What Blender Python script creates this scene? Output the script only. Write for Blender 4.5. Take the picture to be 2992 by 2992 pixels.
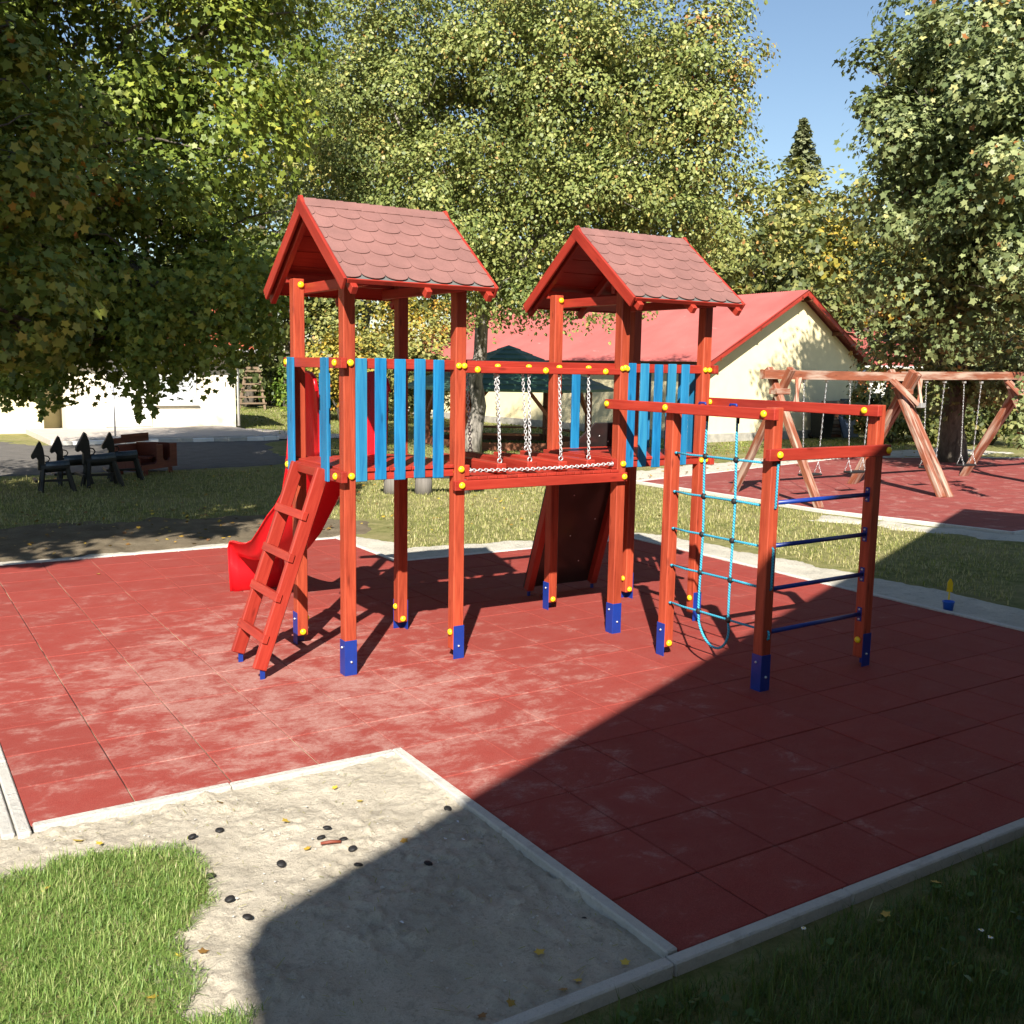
import bpy, math, random
import numpy as np
from mathutils import Vector, Matrix
random.seed(7); RNG = np.random.default_rng(11)
sc = bpy.context.scene
for o in list(bpy.data.objects): bpy.data.objects.remove(o)
COL = sc.collection

# ------------------------------------------------------------------ camera
CAM = Vector((-2.8295, -6.6262, 2.2465)); YAW, PITCH, ROLL, FPX = 0.56913, -0.14269, 0.017694, 2959.78
cd = bpy.data.cameras.new('camera'); cam = bpy.data.objects.new('camera', cd); COL.objects.link(cam)
fw = Vector((math.sin(YAW)*math.cos(PITCH), math.cos(YAW)*math.cos(PITCH), math.sin(PITCH)))
rt = Vector((math.cos(YAW), -math.sin(YAW), 0)); upv = rt.cross(fw)
r2 = rt*math.cos(ROLL)+upv*math.sin(ROLL); u2 = upv*math.cos(ROLL)-rt*math.sin(ROLL)
M = Matrix((r2, u2, -fw)).transposed().to_4x4(); M.translation = CAM
cam.matrix_world = M
cd.sensor_width = 36; cd.lens = 36*FPX/2992; cd.clip_end = 600; cd.clip_start = .05
sc.camera = cam

# ------------------------------------------------------------------ light
SUN_AZ, SUN_EL = math.radians(35.8), math.radians(38)       # azimuth the light travels towards (from +Y to +X)
w = bpy.data.worlds.new('World'); sc.world = w; w.use_nodes = True
nt = w.node_tree; bg = nt.nodes['Background']
sky = nt.nodes.new('ShaderNodeTexSky'); sky.sky_type = 'NISHITA'; sky.sun_disc = False
sky.sun_elevation = SUN_EL; sky.sun_rotation = SUN_AZ+math.pi
sky.altitude = 100; sky.air_density = 1.15; sky.dust_density = .3; sky.ozone_density = 2.2
nt.links.new(sky.outputs[0], bg.inputs[0]); bg.inputs[1].default_value = .058
sd = bpy.data.lights.new('sun', 'SUN'); so = bpy.data.objects.new('sun', sd); COL.objects.link(so)
sd.energy = 5.0; sd.angle = math.radians(.53); sd.color = (1, .94, .84)
dv = Vector((math.sin(SUN_AZ)*math.cos(SUN_EL), math.cos(SUN_AZ)*math.cos(SUN_EL), -math.sin(SUN_EL)))
so.rotation_euler = dv.to_track_quat('-Z', 'Y').to_euler(); so.location = (-20, -30, 30)
sc.view_settings.view_transform = 'Standard'; sc.view_settings.look = 'None'
sc.view_settings.exposure = 1.25; sc.view_settings.gamma = 1; sc.view_settings.use_curve_mapping = False
sc.render.engine = 'CYCLES'; sc.cycles.max_bounces = 5; sc.cycles.diffuse_bounces = 2; sc.cycles.transmission_bounces = 3; sc.cycles.glossy_bounces = 2; sc.render.resolution_x = sc.render.resolution_y = 1024

# ------------------------------------------------------------------ materials
MAT = {}
def nmat(name):
    m = bpy.data.materials.new(name); m.use_nodes = True; MAT[name] = m
    return m, m.node_tree.nodes, m.node_tree.links, m.node_tree.nodes['Principled BSDF']
def N(nodes, typ, **k):
    n = nodes.new(typ)
    for a, v in k.items(): setattr(n, a, v)
    return n
def noise(nodes, links, vec, scale, detail=4, rough=.55, dist=0.0):
    n = nodes.new('ShaderNodeTexNoise'); n.inputs['Scale'].default_value = scale
    n.inputs['Detail'].default_value = detail; n.inputs['Roughness'].default_value = rough; n.inputs['Distortion'].default_value = dist
    if vec is not None: links.new(vec, n.inputs['Vector'])
    return n.outputs['Fac']
def ramp(nodes, links, fac, stops):
    r = nodes.new('ShaderNodeValToRGB'); e = r.color_ramp.elements
    while len(e) < len(stops): e.new(.5)
    for i, (p, c) in enumerate(stops):
        e[i].position = p; e[i].color = (*c, 1) if len(c) == 3 else c
    links.new(fac, r.inputs[0]); return r.outputs[0]
def mixc(nodes, links, fac, a, b, mode='MIX'):
    m = nodes.new('ShaderNodeMix'); m.data_type = 'RGBA'; m.blend_type = mode
    for s, v in ((0, fac), (6, a), (7, b)):
        if isinstance(v, (tuple, list)): m.inputs[s].default_value = (*v, 1)
        elif isinstance(v, (int, float)): m.inputs[s].default_value = v
        else: links.new(v, m.inputs[s])
    return m.outputs[2]
def math_(nodes, links, op, a, b=0.0, c=None):
    m = nodes.new('ShaderNodeMath'); m.operation = op; m.use_clamp = False
    for i, v in enumerate((a, b, c)):
        if v is None: continue
        if isinstance(v, (int, float)): m.inputs[i].default_value = v
        else: links.new(v, m.inputs[i])
    return m.outputs[0]
def mapr(nodes, links, v, a, b, c=0.0, d=1.0):
    m = nodes.new('ShaderNodeMapRange'); m.clamp = True
    links.new(v, m.inputs[0])
    for i, q in enumerate((a, b, c, d)): m.inputs[i+1].default_value = q
    return m.outputs[0]
def bump(nodes, links, bs, h, strength=.3, dist=.01):
    b = nodes.new('ShaderNodeBump'); b.inputs['Strength'].default_value = strength; b.inputs['Distance'].default_value = dist
    links.new(h, b.inputs['Height']); links.new(b.outputs[0], bs.inputs['Normal'])
def wpos(nodes): return nodes.new('ShaderNodeNewGeometry').outputs['Position']
def scaled(nodes, links, vec, s, off=None):
    m = nodes.new('ShaderNodeMapping'); m.inputs['Scale'].default_value = s
    links.new(vec, m.inputs['Vector'])
    if off is not None: links.new(off, m.inputs['Location'])
    return m.outputs[0]
def setc(bs, links, c):
    if isinstance(c, tuple): bs.inputs['Base Color'].default_value = (*c, 1)
    else: links.new(c, bs.inputs['Base Color'])

def m_plain(name, c, rough=.5, metal=0, var=.12, scale=9, spec=.5):
    m, n, l, b = nmat(name)
    f = noise(n, l, wpos(n), scale, 5)
    f = mapr(n, l, f, .3, .7, 1-var, 1+var)
    vv = n.new('ShaderNodeVectorMath'); vv.operation = 'SCALE'; vv.inputs[0].default_value = c; l.new(f, vv.inputs['Scale'])
    l.new(vv.outputs[0], b.inputs['Base Color'])
    b.inputs['Roughness'].default_value = rough; b.inputs['Metallic'].default_value = metal; b.inputs['Specular IOR Level'].default_value = spec
    return m
def m_wood(name, dark, light, rough=.55, grain=1.0, knots=True, peel_lit=None, alt=None):
    """grain runs along the attribute 'gr' x axis (long axis of each board)"""
    m, n, l, b = nmat(name)
    at = N(n, 'ShaderNodeAttribute', attribute_name='gr'); rnd = n.new('ShaderNodeObjectInfo').outputs['Random']
    off = n.new('ShaderNodeVectorMath'); off.operation = 'SCALE'; off.inputs[0].default_value = (37, 53, 71); l.new(rnd, off.inputs['Scale'])
    add = n.new('ShaderNodeVectorMath'); add.operation = 'ADD'; l.new(at.outputs['Vector'], add.inputs[0]); l.new(off.outputs[0], add.inputs[1])
    v = add.outputs[0]
    g1 = noise(n, l, scaled(n, l, v, (2.2, 30, 30)), 1, 4, .6, .8)
    g2 = noise(n, l, scaled(n, l, v, (6, 160, 160)), 1, 3, .6)
    g3 = noise(n, l, scaled(n, l, v, (1.1, 4, 4)), 1, 3)
    f = math_(n, l, 'MULTIPLY_ADD', g2, .35, math_(n, l, 'MULTIPLY', g1, .65))
    c = ramp(n, l, f, [(.32, dark), (.6, light)])
    if alt: c = mixc(n, l, math_(n, l, 'MULTIPLY', mapr(n, l, rnd, .35, 1, 0, .75), mapr(n, l, g1, .3, .65, .35, 1)), c, alt)
    k = mapr(n, l, g3, .3, .72, .80, 1.14)
    k = math_(n, l, 'MULTIPLY', k, mapr(n, l, rnd, 0, 1, .9, 1.08))
    vv = n.new('ShaderNodeVectorMath'); vv.operation = 'SCALE'; l.new(c, vv.inputs[0]); l.new(k, vv.inputs['Scale'])
    c = vv.outputs[0]
    if knots:
        vo = n.new('ShaderNodeTexVoronoi'); vo.inputs['Scale'].default_value = 1; l.new(scaled(n, l, v, (2.4, 9, 9)), vo.inputs['Vector'])
        kf = mapr(n, l, vo.outputs['Distance'], .05, .13, 1, 0)
        c = mixc(n, l, math_(n, l, 'MULTIPLY', kf, .55), c, tuple(x*.35 for x in dark))
    if peel_lit:
        pf = noise(n, l, scaled(n, l, v, (1.1, 9, 9)), 1, 6, .6)
        c = mixc(n, l, mapr(n, l, pf, .46, .62, 0, .85), c, peel_lit)  # pale peeling, spread wider to put sunlit leg faces into the colour
    l.new(c, b.inputs['Base Color']); b.inputs['Roughness'].default_value = rough; b.inputs['Specular IOR Level'].default_value = .35
    bump(n, l, b, f, .25*grain, .004)
    return m
m_wood('red_wood', (.22, .027, .012), (.40, .066, .029), .5)
m_wood('red_rail_wood', (.25, .018, .011), (.36, .038, .022), .45)
m_wood('blue_wood', (.002, .085, .24), (.012, .19, .40), .5, 1.4, True, None, (.035, .20, .30))
m_wood('swing_wood', (.16, .045, .022), (.26, .085, .044), .6, 1.2, True, (.42, .32, .25))
m_wood('brown_wood', (.10, .034, .014), (.17, .06, .026), .6)
m_wood('car_wood', (.13, .026, .015), (.20, .05, .028), .55)
m_wood('black_wood', (.012, .012, .011), (.024, .023, .02), .55)
m_wood('grey_wood', (.15, .10, .065), (.25, .18, .12), .8)
m_wood('log_wood', (.10, .09, .075), (.19, .17, .15), .85)
m_wood('gazebo_wood', (.17, .06, .028), (.27, .10, .05), .6)
m_plain('blue_steel', (.006, .030, .21), .38, 0, .1, 12)
m_plain('zinc', (.55, .55, .56), .38, .7, .12, 60)
m_plain('chain_zinc', (.52, .52, .52), .42, .35, .12, 60)
m_plain('yellow_plastic', (.82, .56, .015), .35, 0, .05)
m_plain('red_plastic', (.66, .008, .014), .32, 0, .06, 3)
m_plain('black_plastic', (.014, .013, .013), .6, 0, .5, 90, .3)
m_plain('rope_pale', (.16, .38, .62), .6, 0, .15, 200)
m_plain('wall_yellow', (.74, .59, .25), .85, 0, .05, 3)
m_plain('wall_cream', (.80, .69, .42), .85, 0, .05, 3)
m_plain('house_wall', (.80, .73, .58), .8, 0, .05, 2)
m_plain('white_paint', (.80, .79, .76), .6, 0, .05, 4)
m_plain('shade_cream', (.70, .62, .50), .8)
m_plain('bin_plastic', (.016, .018, .020), .5, 0, .3, 20)
m_plain('bin_blue', (.045, .06, .10), .5, 0, .3, 10)
m_plain('toy_blue', (.01, .10, .52), .4, 0, .05)
m_plain('horse_pad', (.05, .075, .11), .4, 0, .3, 30)
m_plain('pale_chip', (.75, .76, .78), .6)
m_plain('brick_orange', (.40, .15, .06), .85, 0, .2, 14)
m_plain('plinth', (.33, .31, .27), .9, 0, .25, 6)
m_plain('dark_void', (.012, .011, .010), .9)
m_plain('glass_dark', (.55, .57, .58), .15)
# phenolic climbing board
m_plain('climb_panel', (.030, .022, .021), .28, 0, .25, 4)
m_plain('hold_grey', (.30, .28, .27), .6)
m_plain('joint_base', (.20, .13, .09), .95, 0, .4, 5)

def m_rope():
    m, n, l, b = nmat('rope_blue')
    at = N(n, 'ShaderNodeAttribute', attribute_name='gr')
    sep = n.new('ShaderNodeSeparateXYZ'); l.new(at.outputs['Vector'], sep.inputs[0])
    s = math_(n, l, 'SINE', math_(n, l, 'ADD', math_(n, l, 'MULTIPLY', sep.outputs[0], 300), math_(n, l, 'MULTIPLY', sep.outputs[1], 2)))
    f = mapr(n, l, s, -.8, .6)
    l.new(mixc(n, l, f, (.012, .16, .30), (.06, .46, .62)), b.inputs['Base Color']); b.inputs['Roughness'].default_value = .6
    bump(n, l, b, f, .8, .004)
m_rope()
def m_tile():
    m, n, l, b = nmat('rubber_tile')
    p = wpos(n); rnd = n.new('ShaderNodeObjectInfo').outputs['Random']
    gran = noise(n, l, p, 220, 2, .8)
    base = ramp(n, l, gran, [(.3, (.165, .020, .014)), (.55, (.245, .036, .027)), (.75, (.32, .066, .052))])
    k = mapr(n, l, rnd, 0, 1, .94, 1.05)
    vv = n.new('ShaderNodeVectorMath'); vv.operation = 'SCALE'; l.new(base, vv.inputs[0]); l.new(k, vv.inputs['Scale'])
    base = vv.outputs[0]
    # pale sand trodden into the rubber: streaky patches, thickest on the left part of the mat
    sx = n.new('ShaderNodeSeparateXYZ'); l.new(p, sx.inputs[0])
    rot = n.new('ShaderNodeMapping'); rot.inputs['Rotation'].default_value = (0, 0, .56); rot.inputs['Scale'].default_value = (1.0, 1.35, 1); l.new(p, rot.inputs['Vector'])
    big = noise(n, l, p, .75, 3, .5)
    med = noise(n, l, rot.outputs[0], 3.4, 12, .74, .35)
    fine = noise(n, l, rot.outputs[0], 26, 10, .78, 1.2)
    scr = noise(n, l, scaled(n, l, rot.outputs[0], (14, 70, 1)), 1, 5, .7, 1.5)
    dx = math_(n, l, 'MULTIPLY', math_(n, l, 'ADD', sx.outputs[0], .55), .45); dy = math_(n, l, 'MULTIPLY', math_(n, l, 'SUBTRACT', sx.outputs[1], -.1), .30)
    d2 = math_(n, l, 'ADD', math_(n, l, 'MULTIPLY', dx, dx), math_(n, l, 'MULTIPLY', dy, dy))
    reg = math_(n, l, 'POWER', 2.718, math_(n, l, 'MULTIPLY', d2, -1.0))
    thr = math_(n, l, 'SUBTRACT', .79, math_(n, l, 'ADD', math_(n, l, 'MULTIPLY', reg, .23), math_(n, l, 'MULTIPLY', big, .24)))
    a = math_(n, l, 'MULTIPLY', mapr(n, l, math_(n, l, 'SUBTRACT', med, thr), -.06, .10), math_(n, l, 'MULTIPLY', mapr(n, l, fine, .36, .58, .3, 1), mapr(n, l, scr, .35, .6, .6, 1)))
    film = math_(n, l, 'MULTIPLY', mapr(n, l, math_(n, l, 'SUBTRACT', med, thr), -.25, .2, 0, .16), 1.0)
    spk = mapr(n, l, noise(n, l, p, 70, 2, .9), .70, .78, 0, .5)
    a = math_(n, l, 'MAXIMUM', math_(n, l, 'MAXIMUM', a, film), math_(n, l, 'MULTIPLY', spk, .6))
    a = math_(n, l, 'MULTIPLY', a, .66)
    c = mixc(n, l, a, base, (.43, .29, .25))
    l.new(c, b.inputs['Base Color']); b.inputs['Roughness'].default_value = .85; b.inputs['Specular IOR Level'].default_value = .25
    bump(n, l, b, gran, .5, .003)
m_tile()
def m_joint():
    m, n, l, b = nmat('joint_sand')
    f = noise(n, l, wpos(n), 1.6, 5, .6)
    l.new(ramp(n, l, f, [(.47, (.035, .014, .011)), (.60, (.42, .33, .22))]), b.inputs['Base Color']); b.inputs['Roughness'].default_value = .95
m_joint()
def m_swingmat():
    m, n, l, b = nmat('swing_mat')
    p = wpos(n)
    g = noise(n, l, p, 90, 2, .8)
    c = ramp(n, l, g, [(.3, (.18, .024, .019)), (.7, (.27, .05, .04))])
    br = n.new('ShaderNodeTexBrick'); br.offset = 0; br.inputs['Scale'].default_value = 1; br.inputs['Brick Width'].default_value = .5; br.inputs['Row Height'].default_value = .5
    br.inputs['Mortar Size'].default_value = .007; l.new(p, br.inputs['Vector'])
    br.inputs['Color1'].default_value = (1, 1, 1, 1); br.inputs['Color2'].default_value = (.9, .9, .9, 1); br.inputs['Mortar'].default_value = (.35, .3, .3, 1)
    c = mixc(n, l, 1.0, c, br.outputs[0], 'MULTIPLY')
    d = mapr(n, l, noise(n, l, p, 2.6, 8, .7, .6), .52, .74, 0, .6)
    c = mixc(n, l, d, c, (.42, .27, .23))
    l.new(c, b.inputs['Base Color']); b.inputs['Roughness'].default_value = .88
m_swingmat()
def m_sand(name, c1, c2, c3):
    m, n, l, b = nmat(name)
    p = wpos(n)
    f1 = noise(n, l, p, 2.5, 6, .6); f2 = noise(n, l, p, 45, 6, .7); f3 = noise(n, l, p, 260, 3, .8)
    c = ramp(n, l, f1, [(.34, c1), (.66, c2)])
    c = mixc(n, l, mapr(n, l, f2, .52, .66, 0, .7), c, c3)
    c = mixc(n, l, mapr(n, l, noise(n, l, p, 11, 5, .6, .4), .55, .68, 0, .5), c, tuple(x*.8 for x in c3))
    c = mixc(n, l, mapr(n, l, f3, .4, .75, 0, .3), c, tuple(x*.6 for x in c3))
    l.new(c, b.inputs['Base Color']); b.inputs['Roughness'].default_value = .95; b.inputs['Specular IOR Level'].default_value = .15
    h = math_(n, l, 'ADD', math_(n, l, 'MULTIPLY', f2, 1.0), math_(n, l, 'MULTIPLY', f3, .35))
    bump(n, l, b, h, .9, .02)
m_sand('sand', (.45, .40, .315), (.59, .525, .42), (.34, .30, .235))
m_sand('pale_sand', (.46, .43, .36), (.60, .56, .47), (.36, .335, .28))
m_sand('dirt', (.13, .10, .066), (.21, .17, .115), (.09, .08, .045))
m_sand('concrete', (.56, .54, .49), (.66, .63, .57), (.50, .48, .44))
m_sand('asphalt', (.125, .115, .105), (.17, .155, .14), (.10, .095, .085))
m_sand('paving', (.50, .44, .38), (.56, .50, .44), (.46, .41, .36))
def m_ground():
    m, n, l, b = nmat('lawn')
    p = wpos(n)
    f1 = noise(n, l, p, .55, 5, .6); f2 = noise(n, l, p, 7, 6, .7); f3 = noise(n, l, p, 60, 4, .8)
    c = ramp(n, l, f2, [(.3, (.12, .14, .04)), (.5, (.24, .24, .085)), (.72, (.40, .36, .17))])
    c = mixc(n, l, mapr(n, l, f1, .46, .66, 0, .75), c, (.36, .31, .15))
    c = mixc(n, l, mapr(n, l, f3, .45, .75, 0, .4), c, (.08, .09, .025))
    l.new(c, b.inputs['Base Color']); b.inputs['Roughness'].default_value = .95; b.inputs['Specular IOR Level'].default_value = .1
    bump(n, l, b, math_(n, l, 'ADD', f2, f3), .9, .05)
m_ground()
def m_leaf(name, stops, trans=.17, rough=.5):
    m, n, l, b = nmat(name)
    at = N(n, 'ShaderNodeAttribute', attribute_name='tint')
    c = ramp(n, l, at.outputs['Fac'], stops)
    l.new(c, b.inputs['Base Color']); b.inputs['Roughness'].default_value = rough; b.inputs['Specular IOR Level'].default_value = .35
    t = n.new('ShaderNodeBsdfTranslucent'); l.new(mixc(n, l, .35, c, (.30, .36, .02)), t.inputs[0])
    mx = n.new('ShaderNodeMixShader'); mx.inputs[0].default_value = trans
    l.new(b.outputs[0], mx.inputs[1]); l.new(t.outputs[0], mx.inputs[2]); l.new(mx.outputs[0], n['Material Output'].inputs[0])
m_leaf('maple_leaf', [(0, (.045, .075, .012)), (.45, (.13, .18, .026)), (.8, (.30, .33, .055)), (.97, (.46, .36, .05)), (1, (.38, .15, .02))])
m_leaf('near_maple_leaf', [(0, (.06, .10, .018)), (.5, (.19, .23, .04)), (.8, (.33, .29, .05)), (.95, (.36, .18, .03)), (1, (.30, .09, .02))])
m_leaf('linden_leaf', [(0, (.055, .085, .022)), (.4, (.155, .19, .05)), (.75, (.29, .31, .095)), (.92, (.46, .38, .12)), (1, (.28, .13, .04))])
m_leaf('sycamore_leaf', [(0, (.04, .065, .025)), (.5, (.14, .175, .065)), (.82, (.29, .32, .135)), (.96, (.44, .40, .15)), (1, (.25, .10, .03))])
m_leaf('autumn_leaf', [(0, (.11, .11, .025)), (.35, (.28, .25, .04)), (.7, (.44, .31, .05)), (1, (.40, .19, .03))])
m_leaf('forest_leaf', [(0, (.035, .052, .018)), (.5, (.11, .13, .04)), (.85, (.21, .21, .06)), (1, (.26, .18, .06))])
m_leaf('olive_leaf', [(0, (.09, .105, .03)), (.5, (.24, .25, .07)), (.85, (.37, .33, .09)), (1, (.38, .22, .07))])
m_leaf('fir_leaf', [(0, (.09, .11, .05)), (1, (.24, .25, .13))], .1)
m_leaf('bush_leaf', [(0, (.04, .075, .012)), (.6, (.12, .20, .025)), (1, (.26, .30, .05))])
m_leaf('grass_blade', [(0, (.06, .10, .014)), (.45, (.16, .21, .034)), (.75, (.29, .30, .075)), (1, (.46, .41, .20))], .3)
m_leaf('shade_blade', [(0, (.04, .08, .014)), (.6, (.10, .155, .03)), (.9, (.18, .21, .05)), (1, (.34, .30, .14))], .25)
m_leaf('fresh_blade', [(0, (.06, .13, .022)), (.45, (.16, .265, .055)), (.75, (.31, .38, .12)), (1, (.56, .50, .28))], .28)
m_leaf('weed_leaf', [(0, (.03, .075, .014)), (1, (.10, .17, .04))], .25)
m_leaf('fallen_leaf', [(0, (.16, .075, .03)), (.5, (.48, .30, .04)), (1, (.62, .46, .06))], .1)
def m_bark(name, c1, c2, s=6):
    m, n, l, b = nmat(name)
    f = noise(n, l, scaled(n, l, wpos(n), (s, s, s*.25)), 1.6, 7, .7, .6)
    l.new(ramp(n, l, f, [(.35, c1), (.62, c2)]), b.inputs['Base Color']); b.inputs['Roughness'].default_value = .95
    bump(n, l, b, f, .9, .03)
m_bark('bark', (.045, .036, .028), (.13, .11, .085)); m_bark('linden_bark', (.05, .046, .040), (.33, .30, .26))
def m_shingle():
    m, n, l, b = nmat('shingle_red')
    p = wpos(n); rnd = n.new('ShaderNodeObjectInfo').outputs['Random']
    g = noise(n, l, p, 330, 2, .9)
    c = ramp(n, l, g, [(.25, (.14, .060, .050)), (.5, (.205, .095, .083)), (.8, (.30, .155, .135))])
    vv = n.new('ShaderNodeVectorMath'); vv.operation = 'SCALE'; l.new(c, vv.inputs[0]); l.new(math_(n, l, 'MULTIPLY', mapr(n, l, rnd, 0, 1, .95, 1.05), mapr(n, l, noise(n, l, p, 3.5, 6, .65), .35, .65, .86, 1.12)), vv.inputs['Scale'])
    l.new(vv.outputs[0], b.inputs['Base Color']); b.inputs['Roughness'].default_value = .9
    bump(n, l, b, g, .5, .002)
m_shingle()
m_plain('shingle_grey', (.11, .115, .11), .9)
m_plain('felt_dark', (.10, .035, .03), .9)
def m_metalroof(name, c1, c2, wear):
    m, n, l, b = nmat(name)
    p = wpos(n)
    f = noise(n, l, p, .6, 5, .6); f2 = noise(n, l, scaled(n, l, p, (5, .8, 1)), 1.5, 6, .7)
    c = ramp(n, l, f, [(.35, c1), (.65, c2)])
    c = mixc(n, l, mapr(n, l, f2, .66, .74, 0, .7), c, wear)
    l.new(c, b.inputs['Base Color']); b.inputs['Roughness'].default_value = .6
m_metalroof('roof_sheet', (.30, .075, .066), (.37, .10, .088), (.50, .36, .33))
m_metalroof('roof_tile_red', (.36, .08, .035), (.42, .10, .05), (.3, .07, .03))
m_metalroof('gazebo_green', (.035, .10, .06), (.065, .15, .095), (.12, .22, .15))

# ------------------------------------------------------------------ helpers
WL = {}
def link(name, me, loc=(0, 0, 0), parent=None):
    o = bpy.data.objects.new(name, me); COL.objects.link(o)
    WL[o.name] = Vector(loc)
    if parent is not None:
        o.parent = parent; o.location = Vector(loc)-WL[parent.name]
    else: o.location = loc
    return o
def thing(name, label, cat, loc=(0, 0, 0), group=None):
    o = link(name, None, loc); o.empty_display_size = .1
    return tag(o, label, cat, group)
def tag(o, label, cat, group=None):
    o['label'] = label; o['category'] = cat
    if group: o['group'] = group
    return o
def struct(o, kind='structure'): o['kind'] = kind; return o
def setmat(me, m): me.materials.append(MAT[m] if isinstance(m, str) else m)
def pymesh(name, v, f, m, gr=None, smooth=False):
    me = bpy.data.meshes.new(name); me.from_pydata([tuple(q) for q in v], [], f); setmat(me, m)
    if gr is not None:
        a = me.attributes.new('gr', 'FLOAT_VECTOR', 'POINT'); a.data.foreach_set('vector', np.asarray(gr, np.float32).ravel())
    if smooth: me.polygons.foreach_set('use_smooth', [True]*len(me.polygons))
    me.update(); return me
def cbox(s, b):
    h = [x/2 for x in s]; V = []; idx = {}
    for sx in (-1, 1):
        for sy in (-1, 1):
            for sz in (-1, 1):
                for a in range(3):
                    sg = (sx, sy, sz); idx[(sx, sy, sz, a)] = len(V)
                    V.append([sg[k]*(h[k] if k == a else h[k]-b) for k in range(3)])
    F = []
    for a in range(3):
        p, q = [k for k in range(3) if k != a]
        for s_ in (-1, 1):
            ring = []
            for (u, v_) in ((-1, -1), (1, -1), (1, 1), (-1, 1)):
                g = [0, 0, 0]; g[a] = s_; g[p] = u; g[q] = v_; ring.append(idx[(*g, a)])
            F.append(ring)
        for u in (-1, 1):
            for v_ in (-1, 1):
                g0 = [0, 0, 0]; g0[p] = u; g0[q] = v_; g1 = list(g0); g0[a] = -1; g1[a] = 1
                F.append([idx[(*g0, p)], idx[(*g1, p)], idx[(*g1, q)], idx[(*g0, q)]])
    for sx in (-1, 1):
        for sy in (-1, 1):
            for sz in (-1, 1): F.append([idx[(sx, sy, sz, a)] for a in range(3)])
    VV = [Vector(v) for v in V]
    for i, f in enumerate(F):
        c = sum((VV[k] for k in f), Vector())/len(f)
        nrm = (VV[f[1]]-VV[f[0]]).cross(VV[f[2]]-VV[f[0]])
        if nrm.dot(c) < 0: F[i] = f[::-1]
    return V, F
BC = {}
def box(name, x0, x1, y0, y1, z0, z1, m, parent=None, b=.004):
    s = (abs(x1-x0), abs(y1-y0), abs(z1-z0)); key = tuple(round(q, 4) for q in s)+(m, round(b, 4))
    if key not in BC:
        bb = min(b, min(s)*.3); V, F = cbox(s, bb)
        order = sorted(range(3), key=lambda k: -s[k])
        BC[key] = pymesh(name, V, F, m, [[v[k] for k in order] for v in V])
    return link(name, BC[key], ((x0+x1)/2, (y0+y1)/2, (z0+z1)/2), parent)
def beam_mesh(p0, p1, wd, ht, up, b=.004):
    p0, p1 = Vector(p0), Vector(p1); d = p1-p0; L = d.length; d.normalize()
    side = d.cross(Vector(up)); side.normalize(); u = side.cross(d)
    V, F = cbox((L, wd, ht), min(b, wd*.3, ht*.3))
    return [list(d*v[0]+side*v[1]+u*v[2]) for v in V], F, V, (p0+p1)/2
def beam(name, p0, p1, wd, ht, m, parent=None, up=(0, 0, 1), b=.004):
    V, F, G, c = beam_mesh(p0, p1, wd, ht, up, b)
    return link(name, pymesh(name, V, F, m, G), c, parent)
def join(parts):
    V, F, G = [], [], []
    for v, f, g in parts:
        o = len(V); V += [list(q) for q in v]; F += [[k+o for k in q] for q in f]; G += [list(q) for q in g]
    return V, F, G
def tube_geo(pts, r, n=8, closed=False, caps=True):
    pts = [Vector(p) for p in pts]; m = len(pts); V, G, F = [], [], []
    rr = r if hasattr(r, '__len__') else [r]*m
    prev = None; L = 0
    for i, p in enumerate(pts):
        a = pts[(i+1) % m] if (closed or i < m-1) else p; c = pts[i-1] if (closed or i > 0) else p
        t = (a-c).normalized()
        if prev is None:
            s = t.cross(Vector((0, 0, 1)));
            if s.length < 1e-3: s = t.cross(Vector((1, 0, 0)))
        else: s = prev-t*prev.dot(t)
        s.normalize(); prev = s; u = t.cross(s)
        if i: L += (p-pts[i-1]).length
        for k in range(n):
            an = 2*math.pi*k/n; V.append(list(p+(s*math.cos(an)+u*math.sin(an))*rr[i])); G.append([L, an, 0])
    seg = m if closed else m-1
    for i in range(seg):
        for k in range(n):
            a = i*n+k; b_ = i*n+(k+1) % n; j = (i+1) % m
            F.append([a, b_, j*n+(k+1) % n, j*n+k])
    if caps and not closed: F += [list(range(n))[::-1], list(range((m-1)*n, m*n))]
    return V, F, G
def tube(name, pts, r, m, parent=None, n=8, loc=None, closed=False):
    loc = Vector(loc) if loc is not None else Vector(pts[0])
    V, F, G = tube_geo([Vector(p)-loc for p in pts], r, n, closed)
    return link(name, pymesh(name, V, F, m, G, True), loc, parent)
def sweep_box(name, secs, m, parent=None, loc=(0, 0, 0), smooth=False, closed_ring=True, caps=True):
    """secs: list of rings with equal vertex counts"""
    n = len(secs[0]); V = [list(Vector(p)-Vector(loc)) for s in secs for p in s]; F = []
    for i in range(len(secs)-1):
        for k in range(n if closed_ring else n-1):
            F.append([i*n+k, i*n+(k+1) % n, (i+1)*n+(k+1) % n, (i+1)*n+k])
    if caps: F += [list(range(n))[::-1], list(range((len(secs)-1)*n, len(secs)*n))]
    return link(name, pymesh(name, V, F, m, [[v[2], v[0], v[1]] for v in V], smooth), loc, parent)
def extrude_poly(name, poly, t, m, parent=None, loc=(0, 0, 0), frame=None, smooth=False):
    """poly: 2-D outline; frame: (origin, u, v) ; thickness t along u x v"""
    o, u, v = (Vector(q) for q in frame); nn = u.cross(v).normalized()
    A = [o+u*a+v*b for a, b in poly]; n = len(poly)
    V = [list(p-Vector(loc)) for p in A]+[list(p+nn*t-Vector(loc)) for p in A]
    F = [list(range(n))[::-1], list(range(n, 2*n))]+[[k, (k+1) % n, n+(k+1) % n, n+k] for k in range(n)]
    return link(name, pymesh(name, V, F, m, [[a, b, 0] for a, b in poly]*2, smooth), loc, parent)
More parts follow.
